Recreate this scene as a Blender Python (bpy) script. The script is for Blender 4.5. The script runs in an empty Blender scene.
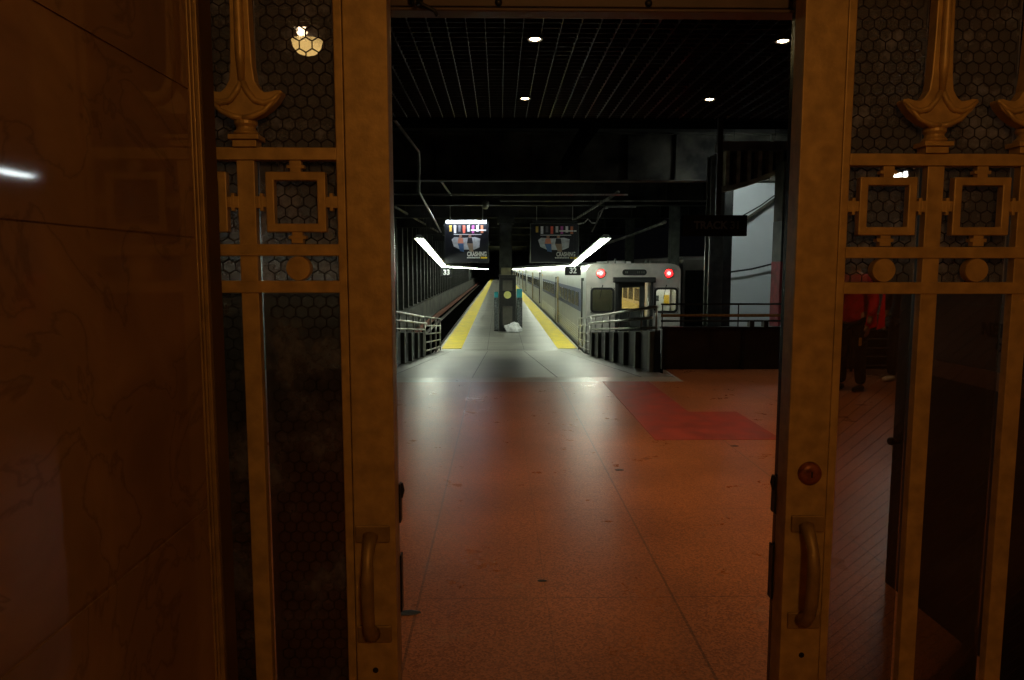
import bpy, bmesh, math, random
from mathutils import Vector, Matrix
random.seed(7)
S = bpy.context.scene
C = S.collection
PI = math.pi
ORG = {}

# ------------------------------------------------------------------ helpers
def link(o, parent=None, org=(0, 0, 0)):
    C.objects.link(o)
    if parent is not None:
        o.parent = parent
    ORG[o.name] = Vector(org)
    return o

def thing(name, label, cat, loc=(0, 0, 0), group=None):
    o = bpy.data.objects.new(name, None)
    o.empty_display_size = 0.1
    o.location = loc
    o['label'] = label; o['category'] = cat
    if group: o['group'] = group
    return link(o, None, loc)

def tag(o, label, cat, group=None):
    o['label'] = label; o['category'] = cat
    if group: o['group'] = group
    return o

def obj(name, bm, m, parent=None, smooth=False, loc=None, bevel=0, label=None):
    """world-space bmesh -> ONE mesh object, re-based on its thing's origin"""
    org = ORG[parent.name] if parent is not None else Vector(loc or (0, 0, 0))
    bmesh.ops.translate(bm, verts=bm.verts, vec=-org)
    bmesh.ops.recalc_face_normals(bm, faces=bm.faces)
    me = bpy.data.meshes.new(name)
    bm.to_mesh(me); bm.free()
    for x in (m if isinstance(m, (list, tuple)) else [m]): me.materials.append(x)
    if smooth:
        for p in me.polygons: p.use_smooth = True
    o = bpy.data.objects.new(name, me)
    link(o, parent, org)
    if parent is None: o.location = org
    if bevel:
        b = o.modifiers.new('bevel', 'BEVEL'); b.width = bevel; b.segments = 2; b.limit_method = 'ANGLE'; b.angle_limit = 0.6
    if label: o['label'] = label
    return o

def struct(name, bm, m, **k):
    o = obj(name, bm, m, **k); o['kind'] = 'structure'; return o

def each(name, bm, m, parent, **k):
    """one object for every separate piece in the bmesh"""
    left = set(bm.verts); first = None; groups = []
    while left:
        v = left.pop(); st = [v]; isl = {v}
        while st:
            a = st.pop()
            for e in a.link_edges:
                b = e.other_vert(a)
                if b not in isl: isl.add(b); left.discard(b); st.append(b)
        groups.append(isl)
    groups.sort(key=lambda g: tuple(round(sum(v.co[i] for v in g)/len(g), 3) for i in (1, 0, 2)))
    for isl in groups:
        nb = bmesh.new(); mp = {v: nb.verts.new(v.co) for v in isl}
        for f in {f for v in isl for f in v.link_faces}: nb.faces.new([mp[v] for v in f.verts]).material_index = f.material_index
        o = obj(name, nb, m, parent, **k); first = first or o
    bm.free()
    return first

def NB(): return bmesh.new()

def box(bm, x0, x1, y0, y1, z0, z1, mi=0):
    v = [bm.verts.new(p) for p in ((x0,y0,z0),(x1,y0,z0),(x1,y1,z0),(x0,y1,z0),(x0,y0,z1),(x1,y0,z1),(x1,y1,z1),(x0,y1,z1))]
    for f in ((0,3,2,1),(4,5,6,7),(0,1,5,4),(1,2,6,5),(2,3,7,6),(3,0,4,7)):
        g = bm.faces.new([v[i] for i in f]); g.material_index = mi
    return bm

def hexa(bm, pts, mi=0):
    v = [bm.verts.new(p) for p in pts]
    for f in ((0,3,2,1),(4,5,6,7),(0,1,5,4),(1,2,6,5),(2,3,7,6),(3,0,4,7)):
        g = bm.faces.new([v[i] for i in f]); g.material_index = mi
    return bm

def tube(bm, pts, r, n=8, mi=0, cap=True):
    pts = [Vector(p) for p in pts]
    rs = r if isinstance(r, (list, tuple)) else [r] * len(pts)
    rings = []
    up = None
    for i, p in enumerate(pts):
        a = pts[max(i-1, 0)]; b = pts[min(i+1, len(pts)-1)]
        d = (b - a).normalized()
        if up is None:
            up = Vector((0, 0, 1)) if abs(d.z) < 0.9 else Vector((1, 0, 0))
        s = d.cross(up)
        if s.length < 1e-4: s = d.cross(Vector((0, 1, 0)))
        s.normalize(); u = s.cross(d).normalized(); up = u
        rings.append([bm.verts.new(p + (s*math.cos(t) + u*math.sin(t))*rs[i]) for t in [2*PI*k/n for k in range(n)]])
    for A, B in zip(rings, rings[1:]):
        for k in range(n):
            f = bm.faces.new((A[k], A[(k+1) % n], B[(k+1) % n], B[k])); f.material_index = mi
    if cap:
        bm.faces.new(rings[0][::-1]).material_index = mi
        bm.faces.new(rings[-1]).material_index = mi
    return bm

def lathe(bm, prof, origin, axis='Z', n=20, mi=0):
    """prof [(radius, height)]; axis Z or Y (pointing +axis)"""
    O = Vector(origin); rings = []
    for r, h in prof:
        ring = []
        for k in range(n):
            t = 2*PI*k/n
            if axis == 'Z': p = Vector((r*math.cos(t), r*math.sin(t), h))
            elif axis == 'Y': p = Vector((r*math.cos(t), h, r*math.sin(t)))
            else: p = Vector((h, r*math.cos(t), r*math.sin(t)))
            ring.append(bm.verts.new(O + p))
        rings.append(ring)
    for A, B in zip(rings, rings[1:]):
        for k in range(n):
            bm.faces.new((A[k], A[(k+1) % n], B[(k+1) % n], B[k])).material_index = mi
    bm.faces.new(rings[0][::-1]).material_index = mi
    bm.faces.new(rings[-1]).material_index = mi
    return bm

def plate(bm, outline, holes, y, t, mi=0):
    """XZ-plane plate with holes, front at y, thickness t towards +Y"""
    es = []
    nb = bmesh.new()
    for loop in [outline] + list(holes):
        vs = [nb.verts.new((p[0], y, p[1])) for p in loop]
        for i in range(len(vs)): es.append(nb.edges.new((vs[i], vs[(i+1) % len(vs)])))
    bmesh.ops.triangle_fill(nb, use_beauty=True, use_dissolve=False, edges=es)
    fs = list(nb.faces)
    r = bmesh.ops.extrude_face_region(nb, geom=fs)
    vs = [g for g in r['geom'] if isinstance(g, bmesh.types.BMVert)]
    bmesh.ops.translate(nb, verts=vs, vec=(0, t, 0))
    for f in nb.faces: f.material_index = mi
    me = bpy.data.meshes.new('tmp'); nb.to_mesh(me); nb.free()
    bm.from_mesh(me); bpy.data.meshes.remove(me)
    return bm

def rrect(x0, x1, z0, z1, r, n=5):
    out = []
    for cx, cz, a in ((x1-r, z1-r, 0), (x0+r, z1-r, 90), (x0+r, z0+r, 180), (x1-r, z0+r, 270)):
        for k in range(n+1):
            t = math.radians(a + 90*k/n); out.append((cx + r*math.cos(t), cz + r*math.sin(t)))
    return out

def rect(x0, x1, z0, z1): return [(x0, z0), (x1, z0), (x1, z1), (x0, z1)]

FONT = {
 'A':['01110','10001','10001','11111','10001','10001','10001'], 'C':['01111','10000','10000','10000','10000','10000','01111'],
 'R':['11110','10001','10001','11110','10100','10010','10001'], 'S':['01111','10000','10000','01110','00001','00001','11110'],
 'H':['10001','10001','10001','11111','10001','10001','10001'], 'I':['11111','00100','00100','00100','00100','00100','11111'],
 'N':['10001','11001','10101','10101','10011','10001','10001'], 'G':['01111','10000','10000','10011','10001','10001','01111'],
 'T':['11111','00100','00100','00100','00100','00100','00100'], 'K':['10001','10010','10100','11000','10100','10010','10001']}
def text_obj(name, s, size, m, parent, pos, rot=(PI/2, 0, 0), align='CENTER', ext=0.002, sx=1.0):
    cu = bpy.data.curves.new(name + '_curve', 'FONT'); cu.body = s; cu.size = size; cu.extrude = ext; cu.offset = size*.03
    cu.align_x = align; cu.align_y = 'CENTER'
    o = bpy.data.objects.new(name + '_tmp', cu); C.objects.link(o)
    bpy.context.view_layer.update()
    me = bpy.data.meshes.new_from_object(o.evaluated_get(bpy.context.evaluated_depsgraph_get()))
    bpy.data.objects.remove(o); bpy.data.curves.remove(cu)
    bm = NB(); bm.from_mesh(me); bpy.data.meshes.remove(me)
    M = Matrix.Translation(pos) @ (Matrix.Rotation(rot[2], 4, 'Z') @ Matrix.Rotation(rot[0], 4, 'X')) @ Matrix.Diagonal((sx, 1, 1, 1))
    bm.transform(M)
    me2 = bpy.data.meshes.new(name)
    for f in bm.faces: f.material_index = 0
    return obj(name, bm, m, parent)

# ------------------------------------------------------------------ materials
def nn(nt, typ, **k):
    n = nt.nodes.new(typ)
    for a, b in k.items():
        if a in n.inputs: n.inputs[a].default_value = b
        else: setattr(n, a, b)
    return n

def mat(name, col, rough=0.5, metal=0.0, var=0.25, scale=6.0, bump=0.0, bscale=60.0, emit=None, es=0.0, spec=0.35, coat=0.0, stretch=(1, 1, 1)):
    m = bpy.data.materials.new(name); m.use_nodes = True
    nt = m.node_tree; p = nt.nodes['Principled BSDF']
    p.inputs['Roughness'].default_value = rough; p.inputs['Metallic'].default_value = metal
    p.inputs['Specular IOR Level'].default_value = spec
    p.inputs['Coat Weight'].default_value = coat
    tc = nn(nt, 'ShaderNodeTexCoord'); mp = nn(nt, 'ShaderNodeMapping'); mp.inputs['Scale'].default_value = stretch
    nt.links.new(tc.outputs['Object'], mp.inputs['Vector'])
    if var:
        nz = nn(nt, 'ShaderNodeTexNoise'); nz.inputs['Scale'].default_value = scale; nz.inputs['Detail'].default_value = 6
        nt.links.new(mp.outputs[0], nz.inputs['Vector'])
        r = nn(nt, 'ShaderNodeValToRGB')
        a = [c*(1-var) for c in col]; b = [min(1, c*(1+var)) for c in col]
        r.color_ramp.elements[0].color = (*a, 1); r.color_ramp.elements[1].color = (*b, 1)
        r.color_ramp.elements[0].position = 0.35; r.color_ramp.elements[1].position = 0.65
        nt.links.new(nz.outputs['Fac'], r.inputs[0]); nt.links.new(r.outputs[0], p.inputs['Base Color'])
        mr = nn(nt, 'ShaderNodeMapRange'); mr.inputs['To Min'].default_value = max(0.02, rough*0.8); mr.inputs['To Max'].default_value = min(1, rough*1.2)
        nt.links.new(nz.outputs['Fac'], mr.inputs[0]); nt.links.new(mr.outputs[0], p.inputs['Roughness'])
    else:
        p.inputs['Base Color'].default_value = (*col, 1)
    if bump:
        n2 = nn(nt, 'ShaderNodeTexNoise'); n2.inputs['Scale'].default_value = bscale; n2.inputs['Detail'].default_value = 4
        nt.links.new(mp.outputs[0], n2.inputs['Vector'])
        bp = nn(nt, 'ShaderNodeBump'); bp.inputs['Strength'].default_value = bump; bp.inputs['Distance'].default_value = 0.01
        nt.links.new(n2.outputs['Fac'], bp.inputs['Height']); nt.links.new(bp.outputs[0], p.inputs['Normal'])
    if emit:
        p.inputs['Emission Color'].default_value = (*emit, 1); p.inputs['Emission Strength'].default_value = es
    return m

def m_floor():
    m = bpy.data.materials.new('red_terrazzo'); m.use_nodes = True
    nt = m.node_tree; p = nt.nodes['Principled BSDF']; L = nt.links.new
    p.inputs['Specular IOR Level'].default_value = 0.32
    tc = nn(nt, 'ShaderNodeTexCoord'); sp = nn(nt, 'ShaderNodeSeparateXYZ'); L(tc.outputs['Object'], sp.inputs[0])
    def math_(op, a, b=None):
        n = nn(nt, 'ShaderNodeMath', operation=op)
        for i, v in enumerate((a, b)):
            if v is None: continue
            if isinstance(v, (int, float)): n.inputs[i].default_value = v
            else: L(v, n.inputs[i])
        return n.outputs[0]
    def line(src, off, per, w):
        a = math_('ADD', src, off + per*100 + per/2)
        b = math_('MODULO', a, per)
        c = math_('ABSOLUTE', math_('SUBTRACT', b, per/2))
        return math_('LESS_THAN', c, w)
    x, y = sp.outputs[0], sp.outputs[1]
    major = math_('MAXIMUM', line(x, 0.385, 1.22, 0.006), line(y, -4.5, 1.24, 0.003))
    minor = math_('MULTIPLY', line(x, 0.385+0.61, 1.22, 0.003), 0.5)
    j = math_('MAXIMUM', major, minor)
    nb = nn(nt, 'ShaderNodeTexNoise'); nb.inputs['Scale'].default_value = 0.9; nb.inputs['Detail'].default_value = 5
    L(tc.outputs['Object'], nb.inputs['Vector'])
    ns = nn(nt, 'ShaderNodeTexVoronoi'); ns.inputs['Scale'].default_value = 120; L(tc.outputs['Object'], ns.inputs['Vector'])
    r1 = nn(nt, 'ShaderNodeValToRGB'); e = r1.color_ramp.elements
    e[0].position = 0.3; e[0].color = (0.22, 0.080, 0.032, 1); e[1].position = 0.7; e[1].color = (0.37, 0.135, 0.050, 1)
    L(nb.outputs['Fac'], r1.inputs[0])
    r2 = nn(nt, 'ShaderNodeValToRGB'); e = r2.color_ramp.elements
    e[0].position = 0.25; e[0].color = (0.55, 0.55, 0.55, 1); e[1].position = 0.75; e[1].color = (1.5, 1.5, 1.4, 1)
    L(ns.outputs['Color'], r2.inputs[0])
    mx = nn(nt, 'ShaderNodeMix', data_type='RGBA', blend_type='MULTIPLY'); mx.inputs[0].default_value = 0.6
    L(r1.outputs[0], mx.inputs[6]); L(r2.outputs[0], mx.inputs[7])
    # pale scuffs
    n3 = nn(nt, 'ShaderNodeTexNoise'); n3.inputs['Scale'].default_value = 2.3; n3.inputs['Detail'].default_value = 8; n3.inputs['Roughness'].default_value = 0.75
    L(tc.outputs['Object'], n3.inputs['Vector'])
    r3 = nn(nt, 'ShaderNodeValToRGB'); e = r3.color_ramp.elements
    e[0].position = 0.60; e[0].color = (0, 0, 0, 1); e[1].position = 0.72; e[1].color = (0.45, 0.45, 0.45, 1)
    L(n3.outputs['Fac'], r3.inputs[0])
    m2 = nn(nt, 'ShaderNodeMix', data_type='RGBA'); m2.inputs[7].default_value = (0.42, 0.27, 0.15, 1)
    L(r3.outputs[0], m2.inputs[0]); L(mx.outputs[2], m2.inputs[6])
    m3 = nn(nt, 'ShaderNodeMix', data_type='RGBA'); m3.inputs[7].default_value = (0.05, 0.03, 0.02, 1)
    L(math_('MULTIPLY', j, 0.55), m3.inputs[0]); L(m2.outputs[2], m3.inputs[6]); L(m3.outputs[2], p.inputs['Base Color'])
    mr = nn(nt, 'ShaderNodeMapRange'); mr.inputs['To Min'].default_value = 0.22; mr.inputs['To Max'].default_value = 0.36
    L(n3.outputs['Fac'], mr.inputs[0]); L(mr.outputs[0], p.inputs['Roughness'])
    bp = nn(nt, 'ShaderNodeBump'); bp.inputs['Strength'].default_value = 0.15; bp.inputs['Distance'].default_value = 0.004
    L(ns.outputs['Distance'], bp.inputs['Height']); L(bp.outputs[0], p.inputs['Normal'])
    return m

def m_marble():
    m = bpy.data.materials.new('veined_marble'); m.use_nodes = True
    nt = m.node_tree; p = nt.nodes['Principled BSDF']; L = nt.links.new
    tc = nn(nt, 'ShaderNodeTexCoord')
    w = nn(nt, 'ShaderNodeTexNoise'); w.inputs['Scale'].default_value = 5; w.inputs['Detail'].default_value = 8; w.inputs['Distortion'].default_value = 0.8
    L(tc.outputs['Object'], w.inputs['Vector'])
    r = nn(nt, 'ShaderNodeValToRGB'); e = r.color_ramp.elements
    e[0].position = 0.25; e[0].color = (0.20, 0.115, 0.058, 1); e[1].position = 0.75; e[1].color = (0.35, 0.20, 0.10, 1)
    for q, c in ((0.485, 1.0), (0.50, 0.72), (0.515, 1.0)):
        v = r.color_ramp.elements.new(q); v.color = (0.265*c, 0.152*c, 0.078*c, 1)
    L(w.outputs['Fac'], r.inputs[0]); L(r.outputs[0], p.inputs['Base Color'])
    p.inputs['Roughness'].default_value = 0.045; p.inputs['Specular IOR Level'].default_value = 0.16
    return m

def m_glass(name, tint, alpha, rough, dirt, hexb=False):
    """old wired glass: mostly see-through sheet with grime and a hammered face"""
    m = bpy.data.materials.new(name); m.use_nodes = True
    nt = m.node_tree; L = nt.links.new; nt.nodes.remove(nt.nodes['Principled BSDF'])
    out = nt.nodes['Material Output']
    tc = nn(nt, 'ShaderNodeTexCoord')
    nz = nn(nt, 'ShaderNodeTexNoise'); nz.inputs['Scale'].default_value = 9; nz.inputs['Detail'].default_value = 8; nz.inputs['Roughness'].default_value = 0.7
    L(tc.outputs['Object'], nz.inputs['Vector'])
    r = nn(nt, 'ShaderNodeValToRGB'); e = r.color_ramp.elements
    e[0].position = 0.5; e[0].color = (alpha,)*3 + (1,); e[1].position = 0.68; e[1].color = (dirt,)*3 + (1,)
    L(nz.outputs['Fac'], r.inputs[0])
    tr = nn(nt, 'ShaderNodeBsdfTransparent'); tr.inputs[0].default_value = (*tint, 1)
    d1 = nn(nt, 'ShaderNodeBsdfDiffuse'); d1.inputs[0].default_value = (0.26, 0.25, 0.26, 1)
    d2 = nn(nt, 'ShaderNodeBsdfTranslucent'); d2.inputs[0].default_value = (0.75, 0.75, 0.75, 1)
    df = nn(nt, 'ShaderNodeMixShader'); df.inputs[0].default_value = 0.6 if hexb else 0.3
    L(d1.outputs[0], df.inputs[1]); L(d2.outputs[0], df.inputs[2])
    gl = nn(nt, 'ShaderNodeBsdfGlossy'); gl.inputs['Roughness'].default_value = rough; gl.inputs[0].default_value = (0.9, 0.9, 0.9, 1)
    bp = nn(nt, 'ShaderNodeBump'); bp.inputs['Strength'].default_value = 0.35 if hexb else 0.01; bp.inputs['Distance'].default_value = 0.01
    n2 = nn(nt, 'ShaderNodeTexNoise'); n2.inputs['Scale'].default_value = 45; L(tc.outputs['Object'], n2.inputs['Vector'])
    L(n2.outputs['Fac'], bp.inputs['Height']); L(bp.outputs[0], gl.inputs['Normal'])
    fr = nn(nt, 'ShaderNodeFresnel'); fr.inputs['IOR'].default_value = 1.5
    a = nn(nt, 'ShaderNodeMixShader'); L(r.outputs[0], a.inputs[0]); L(tr.outputs[0], a.inputs[1]); L(df.outputs[0], a.inputs[2])
    b = nn(nt, 'ShaderNodeMixShader'); L(fr.outputs[0], b.inputs[0]); L(a.outputs[0], b.inputs[1]); L(gl.outputs[0], b.inputs[2])
    L(b.outputs[0], out.inputs['Surface'])
    return m

def m_platform():
    m = mat('platform_concrete', (0.185, 0.178, 0.155), 0.34, var=0.35, scale=0.8)
    return m

def emis(name, col, s):
    m = bpy.data.materials.new(name); m.use_nodes = True
    p = m.node_tree.nodes['Principled BSDF']
    p.inputs['Base Color'].default_value = (0.6, 0.6, 0.6, 1)
    p.inputs['Emission Color'].default_value = (*col, 1); p.inputs['Emission Strength'].default_value = s
    return m

M = dict(
 floor=m_floor(), marble=m_marble(), platform=m_platform(),
 bronze=mat('bronze_paint', (0.44, 0.285, 0.10), 0.46, 0.25, 0.18, 30, 0.06, 150),
 bronze_in=mat('dark_bronze_edge', (0.022, 0.017, 0.014), 0.22, 0.3, 0.3, 20),
 brass=mat('brass_molding', (0.30, 0.19, 0.07), 0.48, 0.35, 0.2, 25),
 lintel=mat('brown_lintel_paint', (0.085, 0.055, 0.042), 0.5, 0.1, 0.2, 10),
 black=mat('black_metal', (0.012, 0.012, 0.013), 0.45, 0.2, 0.3, 8),
 soot=mat('sooty_concrete', (0.035, 0.034, 0.031), 0.85, 0, 0.55, 1.6, 0.3, 12),
 soot2=mat('grey_concrete', (0.16, 0.155, 0.135), 0.8, 0, 0.5, 2.0, 0.3, 14),
 girder=mat('stained_stone', (0.13, 0.12, 0.085), 0.8, 0, 0.6, 1.7, 0.3, 10),
 steel=mat('painted_grey_steel', (0.11, 0.12, 0.105), 0.45, 0.2, 0.3, 4),
 dsteel=mat('dark_painted_steel', (0.028, 0.030, 0.028), 0.5, 0.2, 0.4, 4),
 pipe=mat('worn_steel_pipe', (0.42, 0.41, 0.37), 0.3, 0.85, 0.2, 8),
 grid=mat('louvre_aluminium', (0.04, 0.04, 0.042), 0.35, 0.6, 0.1, 3),
 gridx=mat('louvre_cross_blade', (0.02, 0.02, 0.022), 0.5, 0.3, 0.1, 3),
 red=mat('red_floor_paint', (0.27, 0.038, 0.018), 0.42, 0, 0.25, 5),
 strip=mat('grey_stone_threshold', (0.36, 0.34, 0.30), 0.3, 0, 0.25, 3),
 yellow=mat('yellow_tactile', (0.68, 0.52, 0.012), 0.6, 0, 0.12, 3, 0.4, 90),
 kerb=mat('kerb_edge', (0.34, 0.33, 0.27), 0.6, 0, 0.2, 4),
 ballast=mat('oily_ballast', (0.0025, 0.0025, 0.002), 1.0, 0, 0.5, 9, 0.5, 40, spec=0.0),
 matte=mat('matte_soot_black', (0.006, 0.006, 0.006), 1.0, 0, 0.3, 3, spec=0.0),
 tanstone=mat('tan_stained_stone', (0.36, 0.32, 0.22), 0.85, 0, 0.5, 3, 0.3, 10),
 shed=mat('soot_streaked_girder', (0.05, 0.047, 0.036), 0.85, 0, 0.9, 1.3, 0.3, 10),
 wallsteel=mat('dark_wall_column_paint', (0.05, 0.053, 0.045), 0.5, 0.1, 0.3, 4),
 plinth=mat('dirty_plinth', (0.07, 0.066, 0.055), 0.85, 0, 0.5, 1.2, 0.3, 10),
 rail=mat('steel_rail', (0.22, 0.2, 0.18), 0.35, 0.8, 0.2, 5),
 third=mat('reddish_rail_cover', (0.22, 0.08, 0.055), 0.6, 0, 0.3, 3),
 train=mat('brushed_train_steel', (0.60, 0.62, 0.60), 0.36, 0.55, 0.08, 2),
 train_face=mat('painted_train_face', (0.45, 0.43, 0.40), 0.42, 0.1, 0.12, 3),
 stripe=mat('blue_stripe', (0.075, 0.09, 0.165), 0.4, 0, 0.12, 3),
 dglass=mat('dark_window_glass', (0.016, 0.018, 0.02), 0.22, 0, 0, 1, spec=0.18),
 rubber=mat('black_rubber', (0.01, 0.01, 0.01), 0.6, 0, 0.2, 8),
 beige=mat('beige_car_lining', (0.55, 0.44, 0.24), 0.5, 0, 0.1, 4),
 olive=mat('olive_cab_lining', (0.20, 0.20, 0.12), 0.5, 0, 0.1, 4),
 pale=mat('pale_cab_lining', (0.62, 0.64, 0.60), 0.5, 0, 0.08, 4),
 seat=mat('yellowed_seat', (0.62, 0.50, 0.20), 0.6, 0, 0.15, 6),
 note=mat('yellow_notice', (0.75, 0.50, 0.03), 0.5, 0, 0.05, 4),
 white=mat('white_paint', (0.72, 0.74, 0.72), 0.6, 0, 0.06, 3),
 screen=mat('pale_screen_wall', (0.62, 0.67, 0.67), 0.7, 0, 0.05, 0.8),
 text=mat('sign_white', (0.75, 0.75, 0.75), 0.5, 0, 0.03, 4),
 dimtext=mat('faded_sign_lettering', (0.022, 0.022, 0.026), 0.5, 0, 0.1, 4),
 gold=mat('poster_yellow', (0.85, 0.55, 0.02), 0.5, 0, 0.05, 4),
 poster=mat('poster_black', (0.015, 0.016, 0.022), 0.35, 0, 0.3, 2),
 skin=mat('skin', (0.45, 0.26, 0.18), 0.5, 0, 0.08, 8),
 hair=mat('dark_hair', (0.02, 0.015, 0.01), 0.6, 0, 0.2, 30),
 jacket=mat('red_jacket', (0.55, 0.015, 0.02), 0.6, 0, 0.3, 7, 0.2, 20),
 vest=mat('bright_red_cloth', (1.0, 0.015, 0.012), 0.6, 0, 0.15, 9),
 denim=mat('black_trousers', (0.010, 0.010, 0.013), 0.8, 0, 0.3, 8),
 shoe=mat('black_leather', (0.01, 0.01, 0.01), 0.4, 0, 0.2, 8),
 sneaker=mat('off_white_sneaker', (0.65, 0.58, 0.48), 0.6, 0, 0.1, 12),
 gold2=mat('yellow_tag', (0.9, 0.6, 0.05), 0.4, 0, 0.1, 8),
 bag=mat('white_plastic_bag', (0.75, 0.75, 0.78), 0.3, 0, 0.2, 6, 0.6, 14),
 teal=mat('teal_panel', (0.03, 0.28, 0.33), 0.45, 0, 0.15, 5),
 litter=mat('stuffed_dark_plastic', (0.06, 0.065, 0.07), 0.45, 0, 0.7, 14, 0.5, 20),
 disc=mat('yellow_green_disc', (0.55, 0.55, 0.18), 0.5, 0, 0.1, 6),
 board=mat('dark_board', (0.12, 0.11, 0.11), 0.5, 0, 0.2, 4),
 band=mat('brown_kick_band', (0.20, 0.13, 0.10), 0.35, 0, 0.2, 4),
 wire=mat('glass_wire', (0.022, 0.018, 0.016), 0.8, 0.0, 0.2, 20),
 hexglass=m_glass('hammered_wired_glass', (0.50, 0.46, 0.44), 0.12, 0.62, 0.75, True),
 clearglass=m_glass('wired_clear_glass', (0.64, 0.61, 0.57), 0.008, 0.07, 0.035),
 dirtyglass=m_glass('grimy_glass', (0.30, 0.26, 0.22), 0.05, 0.2, 0.35),
 carglass=m_glass('car_glass', (0.85, 0.88, 0.85), 0.02, 0.03, 0.05),
 tube=emis('fluorescent_tube', (0.90, 1.0, 0.80), 52.0),
 tube_far=emis('fluorescent_tube_far', (0.90, 1.0, 0.80), 26.0),
 tube_ad=emis('poster_tube', (0.85, 0.92, 1.0), 26.0),
 redlamp=emis('red_marker_lens', (1.0, 0.002, 0.003), 20.0),
 redcore=emis('red_marker_bulb', (1.0, 0.35, 0.30), 9.0),
 downlamp=emis('downlight_lamp', (1.0, 0.74, 0.42), 30.0),
 bowl=emis('stand_in_bowl', (1.0, 0.74, 0.26), 3.6),
 bulb=emis('stand_in_bulb', (1.0, 0.82, 0.5), 25.0),
 ceilstrip=emis('car_ceiling_strip', (1.0, 0.92, 0.66), 12.0),
 vest_lamp=emis('vestibule_globe', (1.0, 0.55, 0.2), 9.0),
)

# ------------------------------------------------------------------ camera
F = 710.0
th = math.atan(73/F); ph = math.atan(13/F*math.cos(th))
CAM = Vector((0, 0, 1.58))
Rv = Vector((math.cos(ph), -math.sin(ph), 0))
Fv = Vector((math.sin(ph)*math.cos(th), math.cos(ph)*math.cos(th), -math.sin(th)))
Uv = Vector((math.sin(ph)*math.sin(th), math.cos(ph)*math.sin(th), math.cos(th)))
def at(px, py, Y):
    d = (px-512)/F*Rv - (py-340)/F*Uv + Fv
    return CAM + d*(Y/d.y)
cam = bpy.data.cameras.new('camera'); cam.sensor_width = 36; cam.lens = F/1024*36; cam.clip_start = 0.05; cam.clip_end = 400
co = bpy.data.objects.new('camera', cam); C.objects.link(co)
mw = Matrix.Identity(4)
for i, v in enumerate((Rv, Uv, -Fv)):
    for k in range(3): mw[k][i] = v[k]
mw.translation = CAM
co.matrix_world = mw
S.camera = co

# ------------------------------------------------------------------ the setting: vestibule and doorway
bm = NB(); box(bm, -6.0, 9.5, -2.6, 9.70, -0.25, 0.0); struct('floor', bm, M['floor'])
bm = NB(); box(bm, -2.02, 2.56, 9.70, 10.10, -0.25, 0.0); struct('trim_1', bm, M['strip'])
bm = NB(); box(bm, -6.0, -2.02, 9.70, 10.10, -0.25, 0.0); box(bm, 2.56, 9.5, 9.70, 10.10, -0.25, 0.0); struct('trim_10', bm, M['floor'])
bm = NB(); box(bm, 2.56, 9.5, 10.10, 10.95, -0.25, 0.0); box(bm, -6.0, -2.02, 10.10, 10.95, -0.25, 0.0); struct('trim_2', bm, M['floor'])
# marble side wall of separate slabs with open joints
slabs = [(0.0, 1.144), (1.150, 1.629), (1.632, 1.880), (1.883, 2.8)]
bm = NB()
for z0, z1 in slabs: box(bm, -0.62, -0.53, -2.6, 1.262, z0, z1)
box(bm, -0.63, -0.532, -2.6, 1.262, 0, 2.8)
struct('wall_left', bm, M['marble'], bevel=0)
bm = NB(); box(bm, 1.75, 1.85, -2.6, 1.34, 0, 2.8); struct('wall_right', bm, M['marble'])
bm = NB(); box(bm, -0.63, 1.85, -2.7, -2.6, 0, 2.8); struct('wall_back', bm, M['marble'])
bm = NB(); box(bm, -0.63, 1.85, -2.7, 1.5, 2.8, 2.9); struct('ceiling', bm, M['lintel'])
# stepped brass molding of the frame
bm = NB()
box(bm, -0.60, -0.527, 1.262, 1.270, 0, 2.8)
box(bm, -0.60, -0.524, 1.270, 1.276, 0, 2.8)
box(bm, -0.60, -0.518, 1.276, 1.284, 0, 2.8)
struct('trim_3', bm, M['brass'], bevel=0.0015)
bm = NB(); box(bm, -0.60, -0.5165, 1.284, 1.336, 0, 2.8); struct('trim_4', bm, mat('dark_jamb_paint', (0.10, 0.06, 0.03), 0.7, spec=.2))
bm = NB(); box(bm, 1.50, 1.75, 1.30, 1.40, 0, 2.8); struct('trim_5', bm, M['brass'])
# walls either side of the opening on the concourse side, and lintel
bm = NB(); box(bm, -6.0, -1.35, 1.47, 1.60, 0, 4.6); box(bm, -1.36, -1.02, 1.335, 1.60, 0, 2.8); box(bm, -1.36, -0.60, 1.262, 1.334, 0, 2.8)
struct('wall_front_left', bm, M['soot2'])
bm = NB(); box(bm, 1.52, 2.3, 1.47, 1.60, 0, 4.6); struct('wall_front_right', bm, M['soot2'])
bm = NB()
box(bm, -1.35, 1.6, 1.50, 1.535, 2.105, 4.6)
box(bm, -1.35, 1.6, 1.490, 1.535, 2.093, 2.100)
struct('trim_6', bm, M['lintel'], bevel=0.002)
for X in (-0.0, 0.305):
    bm = NB(); lathe(bm, [(0.001, -0.006), (0.006, -0.005), (0.008, 0.0)], (X, 1.50, 2.113), 'Y', 10)
    tag(obj('screw', bm, M['black'], smooth=True), 'small dark round screw head on the brown lintel, ' + ('nearer the middle' if X == 0 else 'towards the right door leaf'), 'screw', 'lintel screws')
bm = NB()
lathe(bm, [(0.004, -0.03), (0.013, -0.028), (0.014, -0.004), (0.010, 0.0)], (-0.165, 1.50, 2.117), 'Y', 14)
tube(bm, [(-0.165, 1.475, 2.112), (-0.150, 1.474, 2.098), (-0.128, 1.476, 2.088), (-0.122, 1.478, 2.078)], 0.004, 8)
tube(bm, [(-0.165, 1.475, 2.112), (-0.166, 1.475, 2.096)], 0.005, 8)
tag(obj('door_catch', bm, M['black'], smooth=True), 'small black hooked catch fixed on the lintel above the opening', 'door catch')
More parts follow.
